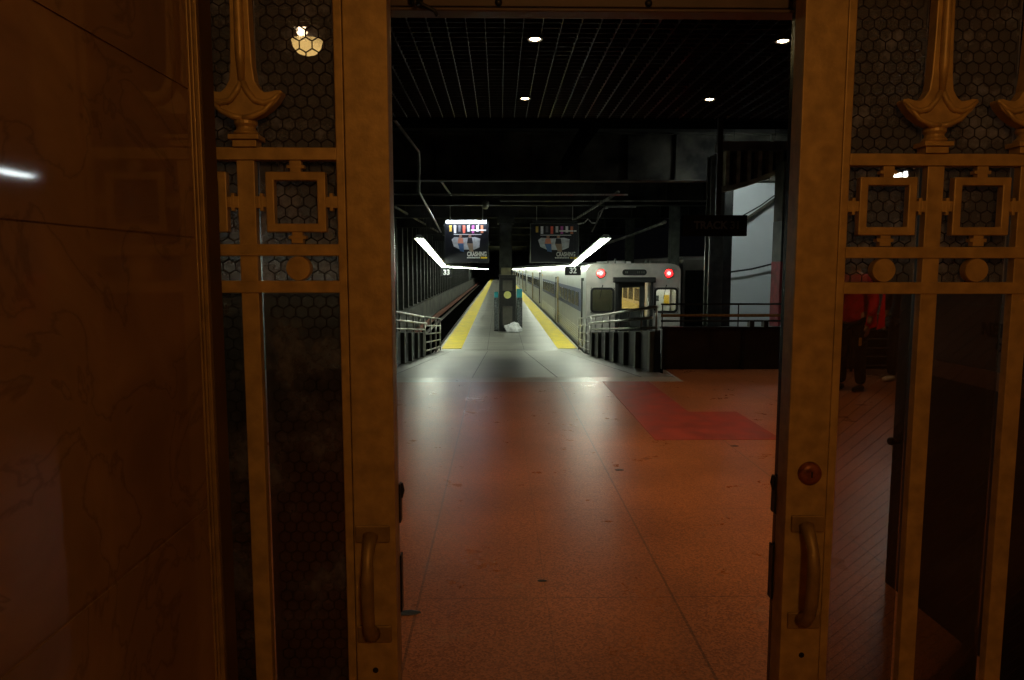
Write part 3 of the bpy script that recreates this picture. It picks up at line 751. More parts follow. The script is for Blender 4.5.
# ------------------------------------------------------------------ poster boards
def board(px0, px1, py0, py1, Y, lit, label):
    a = at(px0, py0, Y); b = at(px1, py1, Y)
    x0, x1, z1, z0 = a.x, b.x, a.z, b.z
    t = thing('poster_board', label, 'poster board', ((x0+x1)/2, Y, z0))
    W, H = x1-x0, z1-z0
    X = lambda u: x0+u*W
    Z = lambda v: z1-v*H
    bm = NB(); box(bm, x0, x1, Y, Y+.12, z0, z1); obj('panel', bm, M['poster'], t)
    bm = NB(); plate(bm, rect(x0-.03, x1+.03, z0-.03, z1+.03), [rect(x0, x1, z0, z1)], Y-.03, .16); obj('frame', bm, M['dsteel'] if lit else M['steel'], t)
    # stand-in picture: pale sofa with two seated figures
    bm = NB(); plate(bm, [(X(.15),Z(.42)),(X(.22),Z(.36)),(X(.45),Z(.38)),(X(.7),Z(.36)),(X(.82),Z(.40)),(X(.80),Z(.62)),(X(.68),Z(.68)),(X(.35),Z(.68)),(X(.2),Z(.60))], [], Y-.006, .006); obj('printed_sofa', bm, mat('poster_sofa', (.55,.58,.62), .5), t)
    for u, c1, c2, nm in ((.36, (.75,.3,.2), (.08,.16,.35), 'printed_figure'), (.58, (.04,.04,.05), (.35,.25,.18), 'printed_figure')):
        bm = NB()
        plate(bm, [(X(u-.07),Z(.52)),(X(u-.05),Z(.38)),(X(u+.05),Z(.38)),(X(u+.07),Z(.52))], [], Y-.012, .005, 0)
        plate(bm, [(X(u-.07),Z(.52)),(X(u+.07),Z(.52)),(X(u+.08),Z(.74)),(X(u-.01),Z(.72))], [], Y-.012, .005, 1)
        plate(bm, [(X(u+.035*math.cos(q)),Z(.335+.035*math.sin(q))) for q in [2*PI*k/10 for k in range(10)]], [], Y-.012, .005, 2)
        obj(nm, bm, [mat('poster_top', c1, .5, var=.1), mat('poster_legs', c2, .5, var=.1), M['skin']], t)
    cols = [(.7,.45,.08), (.7,.7,.75), (.12,.12,.14), (.75,.12,.08), (.6,.6,.62), (.5,.1,.4), (.75,.75,.8), (.6,.2,.1)]
    for i, c in enumerate(cols[:8]):
        bm = NB(); u = .10+.105*i; hh = .20 if i % 2 else .16
        plate(bm, rect(X(u), X(u+.055), Z(.06+hh), Z(.06)), [], Y-.006, .006); obj('printed_bar', bm, mat('poster_bar', c, .5, var=.1), t)
    bm = NB(); plate(bm, rect(X(.60), X(.96), Z(.20), Z(.165)), [], Y-.010, .004); obj('printed_line', bm, M['text'], t)
    bm = NB(); plate(bm, rect(X(.20), X(.85), Z(.30), Z(.285)), [], Y-.008, .003); obj('printed_line', bm, M['text'], t)
    text_obj('lettering', 'CRASHING', H*.16, M['text'], t, (X(.74), Y-.012, Z(.80)), sx=.64)
    bm = NB()
    for i in range(9): plate(bm, rect(X(.51+.034*i), X(.51+.034*i+.026), Z(.905), Z(.872)), [], Y-.008, .004)
    obj('printed_line', bm, M['text'], t)
    bm = NB(); plate(bm, rect(X(.83), X(.98), Z(.91), Z(.868)), [], Y-.009, .005); obj('printed_badge', bm, M['gold'], t)
    bm = NB()
    tube(bm, [(X(.04), Y-.22, z1+.03), (X(.96), Y-.22, z1+.03)], .05, 10)
    obj('tube', bm, M['tube_ad'] if lit else M['dsteel'], t, smooth=True)
    bm = NB()
    box(bm, X(.03), X(.97), Y-.30, Y-.14, z1+.085, z1+.12)
    for u in (.1, .9): box(bm, X(u)-.01, X(u)+.01, Y-.22, Y+.05, z1+.12, z1+.14)
    obj('lamp_hood', bm, M['dsteel'], t)
    bm = NB()
    for u in (.12, .88): tube(bm, [(X(u), Y+.06, z1), (X(u), Y+.06, 3.85)], .015, 6)
    each('hanger', bm, M['pipe'], t)
board(445, 488, 223, 262, 27.0, True, 'hanging black poster board lit by its own white tube')
board(531, 578, 224, 262, 27.0, False, 'hanging black poster board left unlit, above the train side')

def small_sign(px, py, Y, s, label, w=.5, h=.34):
    p = at(px, py, Y)
    t = thing('track_number_sign', label, 'sign', (p.x, p.y, p.z-h/2))
    bm = NB(); box(bm, p.x-w/2, p.x+w/2, Y, Y+.06, p.z-h/2, p.z+h/2); obj('panel', bm, M['black'], t, bevel=.008)
    text_obj('lettering', s, h*.85, M['text'], t, (p.x, Y-.003, p.z), sx=.95)
    bm = NB(); tube(bm, [(p.x, Y+.03, p.z+h/2), (p.x, Y+.03, p.z+h/2+.3)], .012, 6); each('hanger', bm, M['dsteel'], t)
small_sign(446.5, 272.5, 27.5, '33', 'small black sign reading 33 under the left lamp row', .42, .32)
small_sign(573, 270.8, 20.0, '32', 'small black sign reading 32 beside the train roof', .45, .25)
# TRACK sign on the concourse edge
a = at(683, 215, 10.15); b = at(747, 236, 10.15)
t = thing('track_sign', 'long black hanging sign with faint lettering TRACK 31', 'sign', ((a.x+b.x)/2, 10.15, b.z))
bm = NB(); box(bm, a.x, b.x, 10.15, 10.25, b.z, a.z); obj('panel', bm, M['matte'], t, bevel=.006)
text_obj('lettering', 'TRACK 31', .15, M['dimtext'], t, ((a.x+b.x)/2+.03, 10.147, (a.z+b.z)/2), sx=.98)
bm = NB(); c = at(718, 214, 10.2); box(bm, c.x-.035, c.x+.035, 10.18, 10.24, c.z-.01, 3.68); obj('pole', bm, M['black'], t)

# ------------------------------------------------------------------ platform column group
bm = NB()
X0, X1 = 0.02, 0.58; Y = 32.0
box(bm, X0, X1, Y, Y+.04, -1.22, 3.85); box(bm, X0, X1, Y+.46, Y+.5, -1.22, 3.85); box(bm, .28, .32, Y+.04, Y+.46, -1.22, 3.85)
t = thing('platform_column', 'dark steel column standing mid platform behind the narrow cabinet', 'column', (.3, Y+.25, -1.22))
obj('shaft', bm, M['dsteel'], t)
bm = NB(); box(bm, X0-.1, X1+.1, Y-.05, Y+.55, 3.5, 3.85); obj('capital', bm, M['dsteel'], t)
bm = NB(); box(bm, X0+.08, X1-.05, Y-.02, Y+.0, .3, 1.55); obj('worn_face', bm, mat('tan_worn_paint', (.19,.17,.10), .6), t)
a = at(499, 276, 31); b = at(516, 331, 31)
t = thing('equipment_cabinet', 'tall narrow black cabinet with a round yellow disc on the platform', 'cabinet', ((a.x+b.x)/2, 31, -1.22))
x0, x1, zt = a.x, b.x, a.z
bm = NB(); box(bm, x0, x1, 31, 31.6, -1.22, zt); obj('body', bm, M['black'], t, bevel=.02)
bm = NB(); box(bm, x0-.02, x1+.02, 30.97, 31.62, zt-.02, zt+.05); box(bm, x0+.06, x1-.06, 30.985, 31, zt-.07, zt-.05); obj('cap', bm, M['dsteel'], t, bevel=.01)
cx = (x0+x1)/2
bm = NB(); box(bm, x0+.16, x1-.16, 30.985, 31, -.95, -.12); obj('lower_panel', bm, M['plinth'], t)
bm = NB(); box(bm, x0+.16, x1-.16, 30.985, 31, .55, 1.0); obj('upper_panel', bm, M['plinth'], t)
bm = NB(); lathe(bm, [(.15, -.02), (.16, -.01), (.16, 0)], (cx, 31, .37), 'Y', 24); obj('round_disc', bm, M['disc'], t)
for sg, wd, lab in ((-1, .2, 'left'), (1, .26, 'right')):
    xx = x0-.02-wd if sg < 0 else x1+.02
    t = thing('litter_bin', 'tall narrow grey bin with teal top against the %s side of the cabinet' % lab, 'bin', (xx+wd/2, 31.2, -1.22))
    bm = NB(); box(bm, xx, xx+wd, 31.05, 31.5, -1.17, .25)
    obj('body', bm, M['litter'], t, bevel=.03)
    bm = NB(); box(bm, xx+.01, xx+wd-.01, 31.03, 31.5, .25, .62 if sg > 0 else .5); obj('teal_top', bm, M['teal'], t, bevel=.02)
    bm = NB(); box(bm, xx, xx+wd, 31.05, 31.5, -1.22, -1.17); obj('base', bm, M['black'], t)
P = at(513, 329, 30.7)
bm = NB(); bmesh.ops.create_icosphere(bm, subdivisions=4, radius=1)
for v in bm.verts:
    n = v.co.normalized()
    f = 1 + .22*math.sin(5*n.x+2*n.z+1)*math.cos(4*n.y+3) + .10*math.sin(13*n.x+7*n.y) + .06*math.sin(23*n.z+11*n.x)
    v.co = Vector((n.x*f*.36, n.y*f*.25, max(n.z*f*.22*(1.35-.5*abs(n.x)), -.13)))
    v.co += Vector((P.x, 30.6, -1.09))
tag(obj('plastic_bag', bm, M['bag'], smooth=True), 'crumpled white plastic bag lying at the foot of the cabinet', 'bag')

# ------------------------------------------------------------------ parapets, guard rails
def fin_wall(X, inner, ya, yb, step, label, loc):
    """solid low wall following the ramp with projecting ribs on its ramp side"""
    t = thing('ramp_parapet', label, 'railing', loc)
    o = X + (-.09 if inner > 0 else .09)
    a, b = sorted((X, o))
    def h(Y): return rz(Y)+.68-.04*(Y-ya)/(yb-ya)
    bm = NB()
    hexa(bm, [(a, ya, rz(ya)-.3), (b, ya, rz(ya)-.3), (b, yb, rz(yb)-.3), (a, yb, rz(yb)-.3), (a, ya, h(ya)), (b, ya, h(ya)), (b, yb, h(yb)), (a, yb, h(yb))])
    obj('panel', bm, M['dsteel'], t)
    y = ya+.02; 
    while y < yb:
        bm = NB(); i, j = sorted((X, X+.075*inner)); w = .16
        hexa(bm, [(i, y, rz(y)-.02), (j, y, rz(y)-.02), (j, y+w, rz(y+w)-.02), (i, y+w, rz(y+w)-.02), (i, y, h(y)-.02), (j, y, h(y)-.02), (j, y+w, h(y+w)-.02), (i, y+w, h(y+w)-.02)])
        obj('rib', bm, M['steel'], t, bevel=.006); y += step
    for dz, r in ((.72, .022), (.88, .024), (1.06, .026)):
        off = X - .03*inner if dz != .88 else X + .05*inner
        bm = NB(); tube(bm, [(off, ya, rz(ya)+dz), (off, yb, rz(yb)+dz)], r, 8); obj('handrail', bm, M['pipe'], t, smooth=True)
    y = ya+.05
    while y < yb+.1:
        bm = NB(); tube(bm, [(X-.03*inner, y, rz(y)+.6), (X-.03*inner, y, rz(y)+1.06)], .02, 8); obj('post', bm, M['pipe'], t, smooth=True); y += 1.2
    return t
fin_wall(-2.02, 1, 10.95, 19.3, 1.2, 'dark ribbed parapet with three pipe handrails down the left of the ramp', (-2.02, 15, -.5))
fin_wall(2.50, -1, 11.3, 19.3, 1.2, 'dark ribbed parapet with three pipe handrails on the train side of the ramp', (2.5, 15, -.5))
def ladder_guard(P0, P1, label, n=5):
    t = thing('guard_rail', label, 'railing', P1)
    P0 = Vector(P0); P1 = Vector(P1)
    for k in range(n):
        h = .12 + (1.06-.12)*k/(n-1)
        bm = NB(); e = P1 + Vector((0, 0, h)); tube(bm, [P0+Vector((0, 0, h)), P0.lerp(P1, .35)+Vector((0, 0, h)), e], .021, 8); obj('crossbar', bm, M['pipe'], t, smooth=True)
    for k in range(4):
        q = P0.lerp(P1, k/3)
        bm = NB(); tube(bm, [q, q+Vector((0, 0, 1.08))], .024, 8); obj('post', bm, M['pipe'], t, smooth=True)
ladder_guard((-2.04, 19.45, rz(19.45)), (-1.99, 23.9, -1.21), 'pipe guard rail with five crossbars ending at the left yellow strip')
ladder_guard((2.52, 19.45, rz(19.45)), (2.70, 23.9, -1.21), 'pipe guard rail with five crossbars ending at the train side yellow strip')

# low dark wall and rails closing the concourse on the right
t = thing('barrier_wall', 'long low dark brown barrier wall with pipe rails right of the ramp', 'railing', (5.5, 10.9, 0))
bm = NB(); box(bm, 2.52, 9.4, 10.86, 10.95, 0, .63); obj('panel', bm, mat('dark_brown_panel', (.022, .018, .014), .45, .1, .3, 3), t)
bm = NB(); box(bm, 2.50, 9.4, 10.84, 10.97, .63, .66); obj('coping', bm, M['black'], t)
bm = NB()
for X in (2.54, 3.74, 4.34, 4.50, 5.6, 6.8): box(bm, X, X+.05, 10.83, 10.86, 0.0, .63)
each('stiffener', bm, M['black'], t)
for z, m_ in ((.75, 'dsteel'), (.835, 'brass'), (1.01, 'dsteel')):
    bm = NB(); tube(bm, [(2.50, 10.90, z), (9.4, 10.90, z)], 0.014 if m_ != 'brass' else .022, 8); obj('handrail', bm, M[m_], t, smooth=True)
for X in (2.52, 3.7, 4.9, 6.1, 7.3, 8.5):
    bm = NB(); tube(bm, [(X, 10.9, .66), (X, 10.9, 1.01)], .010, 8); obj('post', bm, M['dsteel'], t, smooth=True)
bm = NB()
for px in (751, 765):
    p = at(px, 320, 10.9); box(bm, p.x-.035, p.x+.035, 10.84, 10.96, .66, .76)
each('rail_bracket', bm, M['black'], t)

# ------------------------------------------------------------------ trains
def car_profile(x0, x1, zb, zt, r=.42, n=7):
    pts = [(x0, zb), (x1, zb)]
    for k in range(n+1):
        t = math.radians(90*k/n); pts.append((x1-r+r*math.cos(t), zt-r*.62+r*.62*math.sin(t)))
    for k in range(n+1):
        t = math.radians(90+90*k/n); pts.append((x0+r+r*math.cos(t), zt-r*.62+r*.62*math.sin(t)))
    return pts
def shell(bm, prof, ya, yb, cap_back=True):
    A = [bm.verts.new((p[0], ya, p[1])) for p in prof]; B = [bm.verts.new((p[0], yb, p[1])) for p in prof]
    n = len(prof)
    for k in range(n): bm.faces.new((A[k], A[(k+1) % n], B[(k+1) % n], B[k]))
    if cap_back: bm.faces.new(B)
    return bm
CX0, CX1, CZB, CZT, CY = 2.95, 6.15, -1.36, 1.70, 24.0
LEN = 25.4
def car(label, full):
    Y0 = CY
    t = thing('passenger_rail_car', label, 'train car', (4.55, Y0, -2.27), None if full else None)
    prof = car_profile(CX0, CX1, CZB, CZT)
    bm = NB(); shell(bm, prof, Y0+.1, Y0+LEN, True)
    b = obj('body', bm, M['train'], t)
    # roof ribs / fluting as part of the body skin
    bm = NB()
    for k in range(7):
        z = -1.2+.085*k
        box(bm, CX0-.012, CX0, Y0+.5, Y0+LEN-.3, z, z+.03)
    each('flute', bm, M['train'], t)
    # blue band and windows on the platform side
    for ya, yb in ((Y0+1.6, Y0+11.0), (Y0+13.2, Y0+23.8)):
        bm = NB(); box(bm, CX0-.015, CX0, ya, yb, -.02, .80); obj('blue_band', bm, M['stripe'], t)
        y = ya+.55; 
        while y+1.3 < yb:
            bm = NB(); box(bm, CX0-.028, CX0-.012, y, y+1.15, .13, .66); obj('window', bm, M['dglass'], t, bevel=.01); y += 1.42
    bm = NB()
    box(bm, CX0-.03, CX0, Y0+11.15, Y0+11.22, -1.2, 1.05); box(bm, CX0-.03, CX0, Y0+12.95, Y0+13.02, -1.2, 1.05); box(bm, CX0-.03, CX0, Y0+11.15, Y0+13.02, 1.0, 1.07)
    obj('door_frame', bm, M['dsteel'], t)
    bm = NB(); box(bm, CX0-.012, CX0, Y0+11.22, Y0+12.95, -1.2, 1.0); dd = obj('door', bm, M['train'], t)
    for yy in (11.4, 12.3):
        bm = NB(); box(bm, CX0-.02, CX0-.01, Y0+yy, Y0+yy+.5, 0, .8); obj('door_window', bm, M['dglass'], dd)
    bm = NB(); tube(bm, [(CX0-.06, Y0+.75, -1.0), (CX0-.06, Y0+.75, 1.15)], .03, 8); box(bm, CX0-.09, CX0, Y0+.71, Y0+.79, 1.1, 1.2); box(bm, CX0-.09, CX0, Y0+.71, Y0+.79, -1.0, -.9)
    obj('grab_iron', bm, M['dsteel'], t)
    bm = NB(); box(bm, CX0-.09, CX0-.02, Y0+11.0, Y0+11.12, -1.15, 1.12); obj('side_post', bm, mat('tan_post', (.30, .24, .13), .5), t)
    bm = NB(); box(bm, CX0+.15, CX1-.15, Y0+.8, Y0+LEN-.8, -1.9, CZB)
    for yy in (3, 5.3, LEN-5.3, LEN-3):
        for xx in (3.83, 5.27): tube(bm, [(xx-.06, Y0+yy, -1.83), (xx+.06, Y0+yy, -1.83)], .44, 20)
    obj('undercarriage', bm, M['black'], t)
    bm = NB()
    for k in range(3): box(bm, 4.1, 5.0, Y0+3+8*k, Y0+6+8*k, CZT, CZT+.1)
    each('roof_box', bm, M['train'], t)
    for zz_ in (0, 1):
        bm = NB(); box(bm, CX0-.008, CX0, Y0+1.0+.4*zz_, Y0+1.08+.4*zz_, .92, 1.02); each('side_marking', bm, M['dsteel'], t)
    bm = NB(); box(bm, CX0-.02, CX0, Y0+23.9, Y0+24.2, .98, 1.10); obj('side_lamp', bm, M['gold'], t)
    bm = NB(); shell(bm, car_profile(CX0+.35, CX1-.35, CZB+.2, CZT-.3), Y0+LEN, Y0+LEN+.55); obj('gangway', bm, M['rubber'], t)
    if not full:
        bm = NB(); bm.faces.new([bm.verts.new((p[0], Y0+.1, p[1])) for p in prof]); obj('end_wall', bm, M['train_face'], t)
        return t
    # ---- face with real openings
    yf = Y0
    wl = rrect(3.14, 3.86, .08, .84, .10); wr = rrect(5.30, 6.02, .08, .84, .10); dr = rect(3.99, 5.14, CZB+.08, 1.06)
    bm = NB(); plate(bm, prof, [wl, wr, dr], yf, .1); obj('front_wall', bm, M['train_face'], t, bevel=.0)
    for w0, w1 in ((3.14, 3.86), (5.30, 6.02)):
        bm = NB(); plate(bm, rrect(w0-.05, w1+.05, .03, .89, .14), [rrect(w0+.02, w1-.02, .10, .82, .09)], yf-.03, .05)
        for q in range(9):
            for (gx, gz) in ((w0-.02+(w1-w0+.04)*q/8, .045), (w0-.02+(w1-w0+.04)*q/8, .875)): box(bm, gx-.012, gx+.012, yf-.036, yf-.028, gz-.012, gz+.012)
            for gx in (w0-.035, w1+.035): box(bm, gx-.012, gx+.012, yf-.036, yf-.028, .06+.8*q/8-.012, .06+.8*q/8+.012)
        obj('window_gasket', bm, M['rubber'], t)
        bm = NB(); box(bm, w0+.01, w1-.01, yf+.02, yf+.03, .09, .83); obj('front_window', bm, M['carglass'], t)
        bm = NB(); cxw = (w0+w1)/2; tube(bm, [(cxw, yf-.06, .98), (cxw-.03, yf-.06, .88), (cxw-.1, yf-.05, .5)], [.02, .012, .008], 6); obj('wiper', bm, M['rubber'], t)
    # recessed end door
    bm = NB()
    box(bm, 3.93, 4.02, yf-.10, yf+.3, CZB+.08, 1.08); box(bm, 5.11, 5.20, yf-.10, yf+.3, CZB+.08, 1.08)
    box(bm, 4.02, 5.11, yf+.28, yf+.30, CZB+.08, -.2)
    obj('door_surround', bm, M['rubber'], t)
    bm = NB(); box(bm, 3.84, 5.28, yf-.16, yf+.1, 1.06, 1.24); obj('door_hood', bm, M['rubber'], t, bevel=.03)
    bm = NB(); plate(bm, rect(4.02, 4.98, CZB+.1, 1.06), [rect(4.20, 4.80, .16, .88)], yf+.22, .05); d = obj('end_door', bm, M['dsteel'], t)
    bm = NB(); box(bm, 4.2, 4.8, yf+.24, yf+.25, .16, .88); obj('door_window', bm, M['carglass'], d)
    bm = NB(); tube(bm, [(5.06, yf-.03, -.9), (5.06, yf-.03, .95)], .035, 8); obj('grab_iron', bm, M['pipe'], t, smooth=True)
    # number box
    bm = NB(); plate(bm, rrect(4.16, 4.98, 1.30, 1.50, .095), [], yf-.05, .06); nbx = obj('number_box', bm, M['rubber'], t)
    bm = NB()
    for q in (4.26, 4.31, 4.66, 4.72, 4.80, 4.87): box(bm, q, q+.03, yf-.056, yf-.05, 1.37, 1.44)
    each('digit', bm, M['steel'], nbx)
    # markers
    for X in (3.43, 5.73):
        bm = NB(); lathe(bm, [(.15, -.05), (.17, -.03), (.17, .02)], (X, yf, 1.37), 'Y', 22); mk = obj('marker_housing', bm, mat('lamp_rim', (.25,.22,.2), .4, .4), t)
        bm = NB(); lathe(bm, [(.03, -.085), (.09, -.075), (.125, -.05)], (X, yf, 1.37), 'Y', 22); obj('marker_lens', bm, M['redlamp'], mk, smooth=True)
        bm = NB(); lathe(bm, [(.01, -.10), (.045, -.095), (.05, -.08)], (X, yf, 1.37), 'Y', 16); obj('marker_bulb', bm, M['redcore'], mk, smooth=True)
    # lettering panel low on the face, small roof clutter
    bm = NB(); box(bm, 5.32, 6.0, yf-.01, yf, -.45, -.28)
    obj('number_plate', bm, M['train_face'], t)
    bm = NB()
    for X, h in ((3.7, .10), (3.95, .16), (4.3, .08), (5.0, .12), (5.15, .09), (6.0, .05)): box(bm, X, X+.05, yf+.35, yf+.42, CZT-.03, CZT+h)
    each('roof_fitting', bm, M['steel'], t)
    # ---- interior
    xi0, xi1 = CX0+.12, CX1-.12
    bm = NB(); box(bm, xi0, xi1, yf+.3, yf+LEN-.3, -1.20, -1.14); obj('car_floor', bm, M['dsteel'], t)
    bm = NB(); box(bm, xi0, xi0+.04, yf+1.3, yf+LEN-.4, -1.14, 1.25); box(bm, xi1-.04, xi1, yf+1.3, yf+LEN-.4, -1.14, 1.25); box(bm, xi0, xi1, yf+LEN-.4, yf+LEN-.3, -1.14, 1.25); box(bm, xi0, xi1, yf+1.3, yf+LEN-.4, 1.25, 1.28); obj('car_lining', bm, M['beige'], t)
    bm = NB()
    y = yf+2
    while y < yf+LEN-2:
        box(bm, xi0+.04, xi0+.05, y, y+1.1, .12, .66); box(bm, xi1-.05, xi1-.04, y, y+1.1, .12, .66); y += 1.42
    each('inner_window', bm, M['dglass'], t)
    for X in (4.1, 5.0):
        bm = NB(); box(bm, X-.08, X+.08, yf+1.4, yf+LEN-.6, 1.20, 1.24); obj('ceiling_strip', bm, M['ceilstrip'], t)
    seat_no = 0
    y = yf+2.2
    while y < yf+LEN-2 and seat_no < 24:
        for a, b2 in ((xi0+.06, xi0+1.0), (xi1-1.15, xi1-.06)):
            bm = NB(); box(bm, a, b2, y, y+.45, -.78, -.68); box(bm, a, b2, y+.42, y+.52, -.72, .02); obj('seat', bm, M['seat'], t, bevel=.03); seat_no += 1
        y += .95
    # cab partitions
    bm = NB(); box(bm, xi0, 3.98, yf+1.2, yf+1.24, -1.14, 1.2); box(bm, 3.96, 4.0, yf+.12, yf+1.24, -1.14, 1.2); obj('cab_partition', bm, M['olive'], t)
    bm = NB(); box(bm, 5.16, xi1, yf+1.0, yf+1.04, -1.14, 1.2); box(bm, 5.16, 5.2, yf+.12, yf+1.04, -1.14, 1.2); cp = obj('cab_partition', bm, M['pale'], t)
    bm = NB(); box(bm, 5.82, 6.00, yf+.98, yf+1.0, .25, .60); obj('notice', bm, M['note'], cp)
    bm = NB(); box(bm, 5.52, 5.64, yf+.98, yf+1.0, .38, .58); obj('notice', bm, M['dsteel'], cp)
    for X, e in ((3.55, 3), (5.7, 10)):
        bm = NB(); box(bm, X-.15, X+.15, yf+.5, yf+.7, 1.12, 1.16); obj('cab_lamp', bm, emis('cab_lamp_%d' % int(X), (1, .95, .8), e*3), t)
    return t
c1 = car('nearest silver rail car with blue window band and two red marker lamps', True)
c2 = car('second silver rail car, coupled behind the one with red lamps', False)
def dup(root, dy, label):
    r = root.copy(); C.objects.link(r); r.location.y += dy; r['label'] = label
    for ch in list(root.children):
        c = ch.copy(); C.objects.link(c); c.parent = r
        for g in list(ch.children):
            d = g.copy(); C.objects.link(d); d.parent = c
    return r
dup(c2, (LEN+.6)*2, 'third silver rail car along the right platform edge')
dup(c2, (LEN+.6)*3, 'fourth silver rail car, far down the right platform edge')
dup(c2, (LEN+.6)*4, 'fifth and farthest visible silver rail car')
c2.location.y += LEN+.6

# silver car on the next track, only its upper end shows
t = thing('passenger_rail_car', 'silver rail car end on the next track, behind the grey column', 'train car', (8.7, 28, -2.27))
prof = car_profile(7.25, 9.3, -1.3, 2.0, .2)
bm = NB(); shell(bm, prof, 28.0, 52.0); bm.faces.new([bm.verts.new((p[0], 28.0, p[1])) for p in prof]); obj('body', bm, M['train_face'], t)
bm = NB(); box(bm, 7.2, 9.3, 27.9, 28.0, 1.86, 1.96); obj('cornice', bm, M['white'], t)
bm = NB(); box(bm, 7.35, 9.2, 27.95, 28.0, -1.3, 1.45); obj('end_shade', bm, M['dsteel'], t)  # dark sheet: shade on the lower car end put into the colour
bm = NB(); box(bm, 7.4, 9.2, 28.5, 51, -2.42, -1.3); obj('undercarriage', bm, M['black'], t)

# H columns between the tracks
def hcol(X, Y, w, z0, z1, m_, label, group=None):
    bm = NB(); box(bm, X, X+w, Y, Y+.03, z0, z1); box(bm, X, X+w, Y+w, Y+w+.03, z0, z1); box(bm, X+w/2-.02, X+w/2+.02, Y+.03, Y+w, z0, z1)
    return tag(obj('steel_column', bm, m_, loc=(X, Y, z0)), label, 'column', group)
hcol(6.55, 27.2, .34, -2.42, 4.0, M['steel'], 'grey steel column rising behind the right red marker lamp')
hcol(6.52, 36.5, .40, -2.42, 4.0, M['steel'], 'steel column rising behind the middle of the train roof')
hcol(6.52, 45.5, .40, -2.42, 4.0, M['dsteel'], 'farthest dark steel column behind the train roof')
hcol(5.02, 17.0, .34, -2.42, 4.2, M['steel'], 'large grey steel column just under the hanging track sign')
hcol(5.40, 17.6, .36, -2.42, 4.2, M['dsteel'], 'dark steel column at the left edge of the pale screen')
# curved ribbed bracket beam and pillar on the right
t = thing('arched_beam', 'arched stone coloured beam with short ribs above the pale screen', 'beam', (5.8, 17, 3.4))
bm = NB()
n = 10
def arcz(u): return 3.32 + .62*u**1.5
for k in range(n):
    u0, u1 = k/n, (k+1)/n; xa, xb = 5.15+1.75*u0, 5.15+1.75*u1
    hexa(bm, [(xa, 16.6, arcz(u0)), (xb, 16.6, arcz(u1)), (xb, 17.0, arcz(u1)), (xa, 17.0, arcz(u0)), (xa, 16.6, arcz(u0)+.12), (xb, 16.6, arcz(u1)+.12), (xb, 17.0, arcz(u1)+.12), (xa, 17.0, arcz(u0)+.12)])
obj('arch', bm, M['tanstone'], t)
for k in range(7):
    X = 5.25+.25*k; u = (X-5.15)/1.75
    bm = NB(); box(bm, X, X+.09, 16.65, 16.95, arcz(u)+.1, 4.25); obj('rib', bm, M['tanstone'], t)
bm = NB()
for k in range(n):
    u0, u1 = k/n, (k+1)/n; xa, xb = 5.15+1.75*u0, 5.15+1.75*u1
    hexa(bm, [(xa, 16.9, arcz(u0)+.1), (xb, 16.9, arcz(u1)+.1), (xb, 17.0, arcz(u1)+.1), (xa, 17.0, arcz(u0)+.1), (xa, 16.9, 4.25), (xb, 16.9, 4.25), (xb, 17.0, 4.25), (xa, 17.0, 4.25)])
obj('web', bm, M['soot'], t)
bm = NB(); box(bm, 5.1, 7.3, 16.55, 17.05, 4.25, 4.45); obj('top_flange', bm, M['soot2'], t)
t = thing('square_pillar', 'grey square pillar with a red band, right of the pale screen', 'pillar', (6.5, 16.4, -2.42))
a = at(783, 200, 15.8)
bm = NB(); box(bm, a.x, a.x+.55, 15.8, 16.3, -2.42, 3.9); obj('shaft', bm, M['girder'], t)
bm = NB(); box(bm, a.x-.01, a.x+.56, 15.79, 16.31, .05, 1.70); obj('red_band', bm, mat('pillar_red', (.45, .06, .07), .5), t)  # red colour around the middle height of the pillar
bm = NB(); box(bm, a.x-.005, a.x+.555, 15.795, 16.305, 1.70, 2.6); obj('grey_band', bm, M['steel'], t)
# pale screen wall with cables
a = at(733, 190, 20); b = at(800, 330, 20)
bm = NB(); box(bm, 6.2, 9.5, 20.0, 20.1, -2.42, 4.1); struct('wall_screen', bm, M['screen'])
pipe('conduit', [at(728,232,19.8), at(780,196,19.8)], .05, M['girder'], 'tan conduit slanting up across the pale screen', 'conduit')
pipe('conduit', [at(728,224,19.7), at(760,206,19.7), at(782,190,19.7)], .018, M['dsteel'], 'thin dark cable just above the tan conduit on the pale screen', 'cable')
pipe('conduit', [at(730,272,19.8), at(752,269,19.8), at(780,262,19.8)], .025, M['dsteel'], 'thin dark cable sagging across the middle of the pale screen', 'cable')

# fluorescent fixtures in the right part (one seen through the right leaf)
def single(X, Y, z, L, label, s):
    t = thing('fluorescent_fixture', label, 'fluorescent light', (X, Y, z+.06))
    bm = NB(); box(bm, X-.09, X+.09, Y, Y+L, z+.04, z+.10); obj('housing', bm, M['white'], t)
    bm = NB(); tube(bm, [(X-.04, Y+.03, z), (X-.04, Y+L-.03, z)], .02, 8); tube(bm, [(X+.04, Y+.03, z), (X+.04, Y+L-.03, z)], .02, 8); obj('tube', bm, emis('lit_tube', (.88, 1, 1), s*.75), t, smooth=True)
    bm = NB()
    for q in (.2, L-.2): tube(bm, [(X, Y+q, z+.1), (X, Y+q, 5.2)], .008, 6)
    each('hanger', bm, M['dsteel'], t)
single(6.2, 10.4, 2.97, 0.95, 'white fluorescent light glinting through the square ornament of the right door leaf', 60)


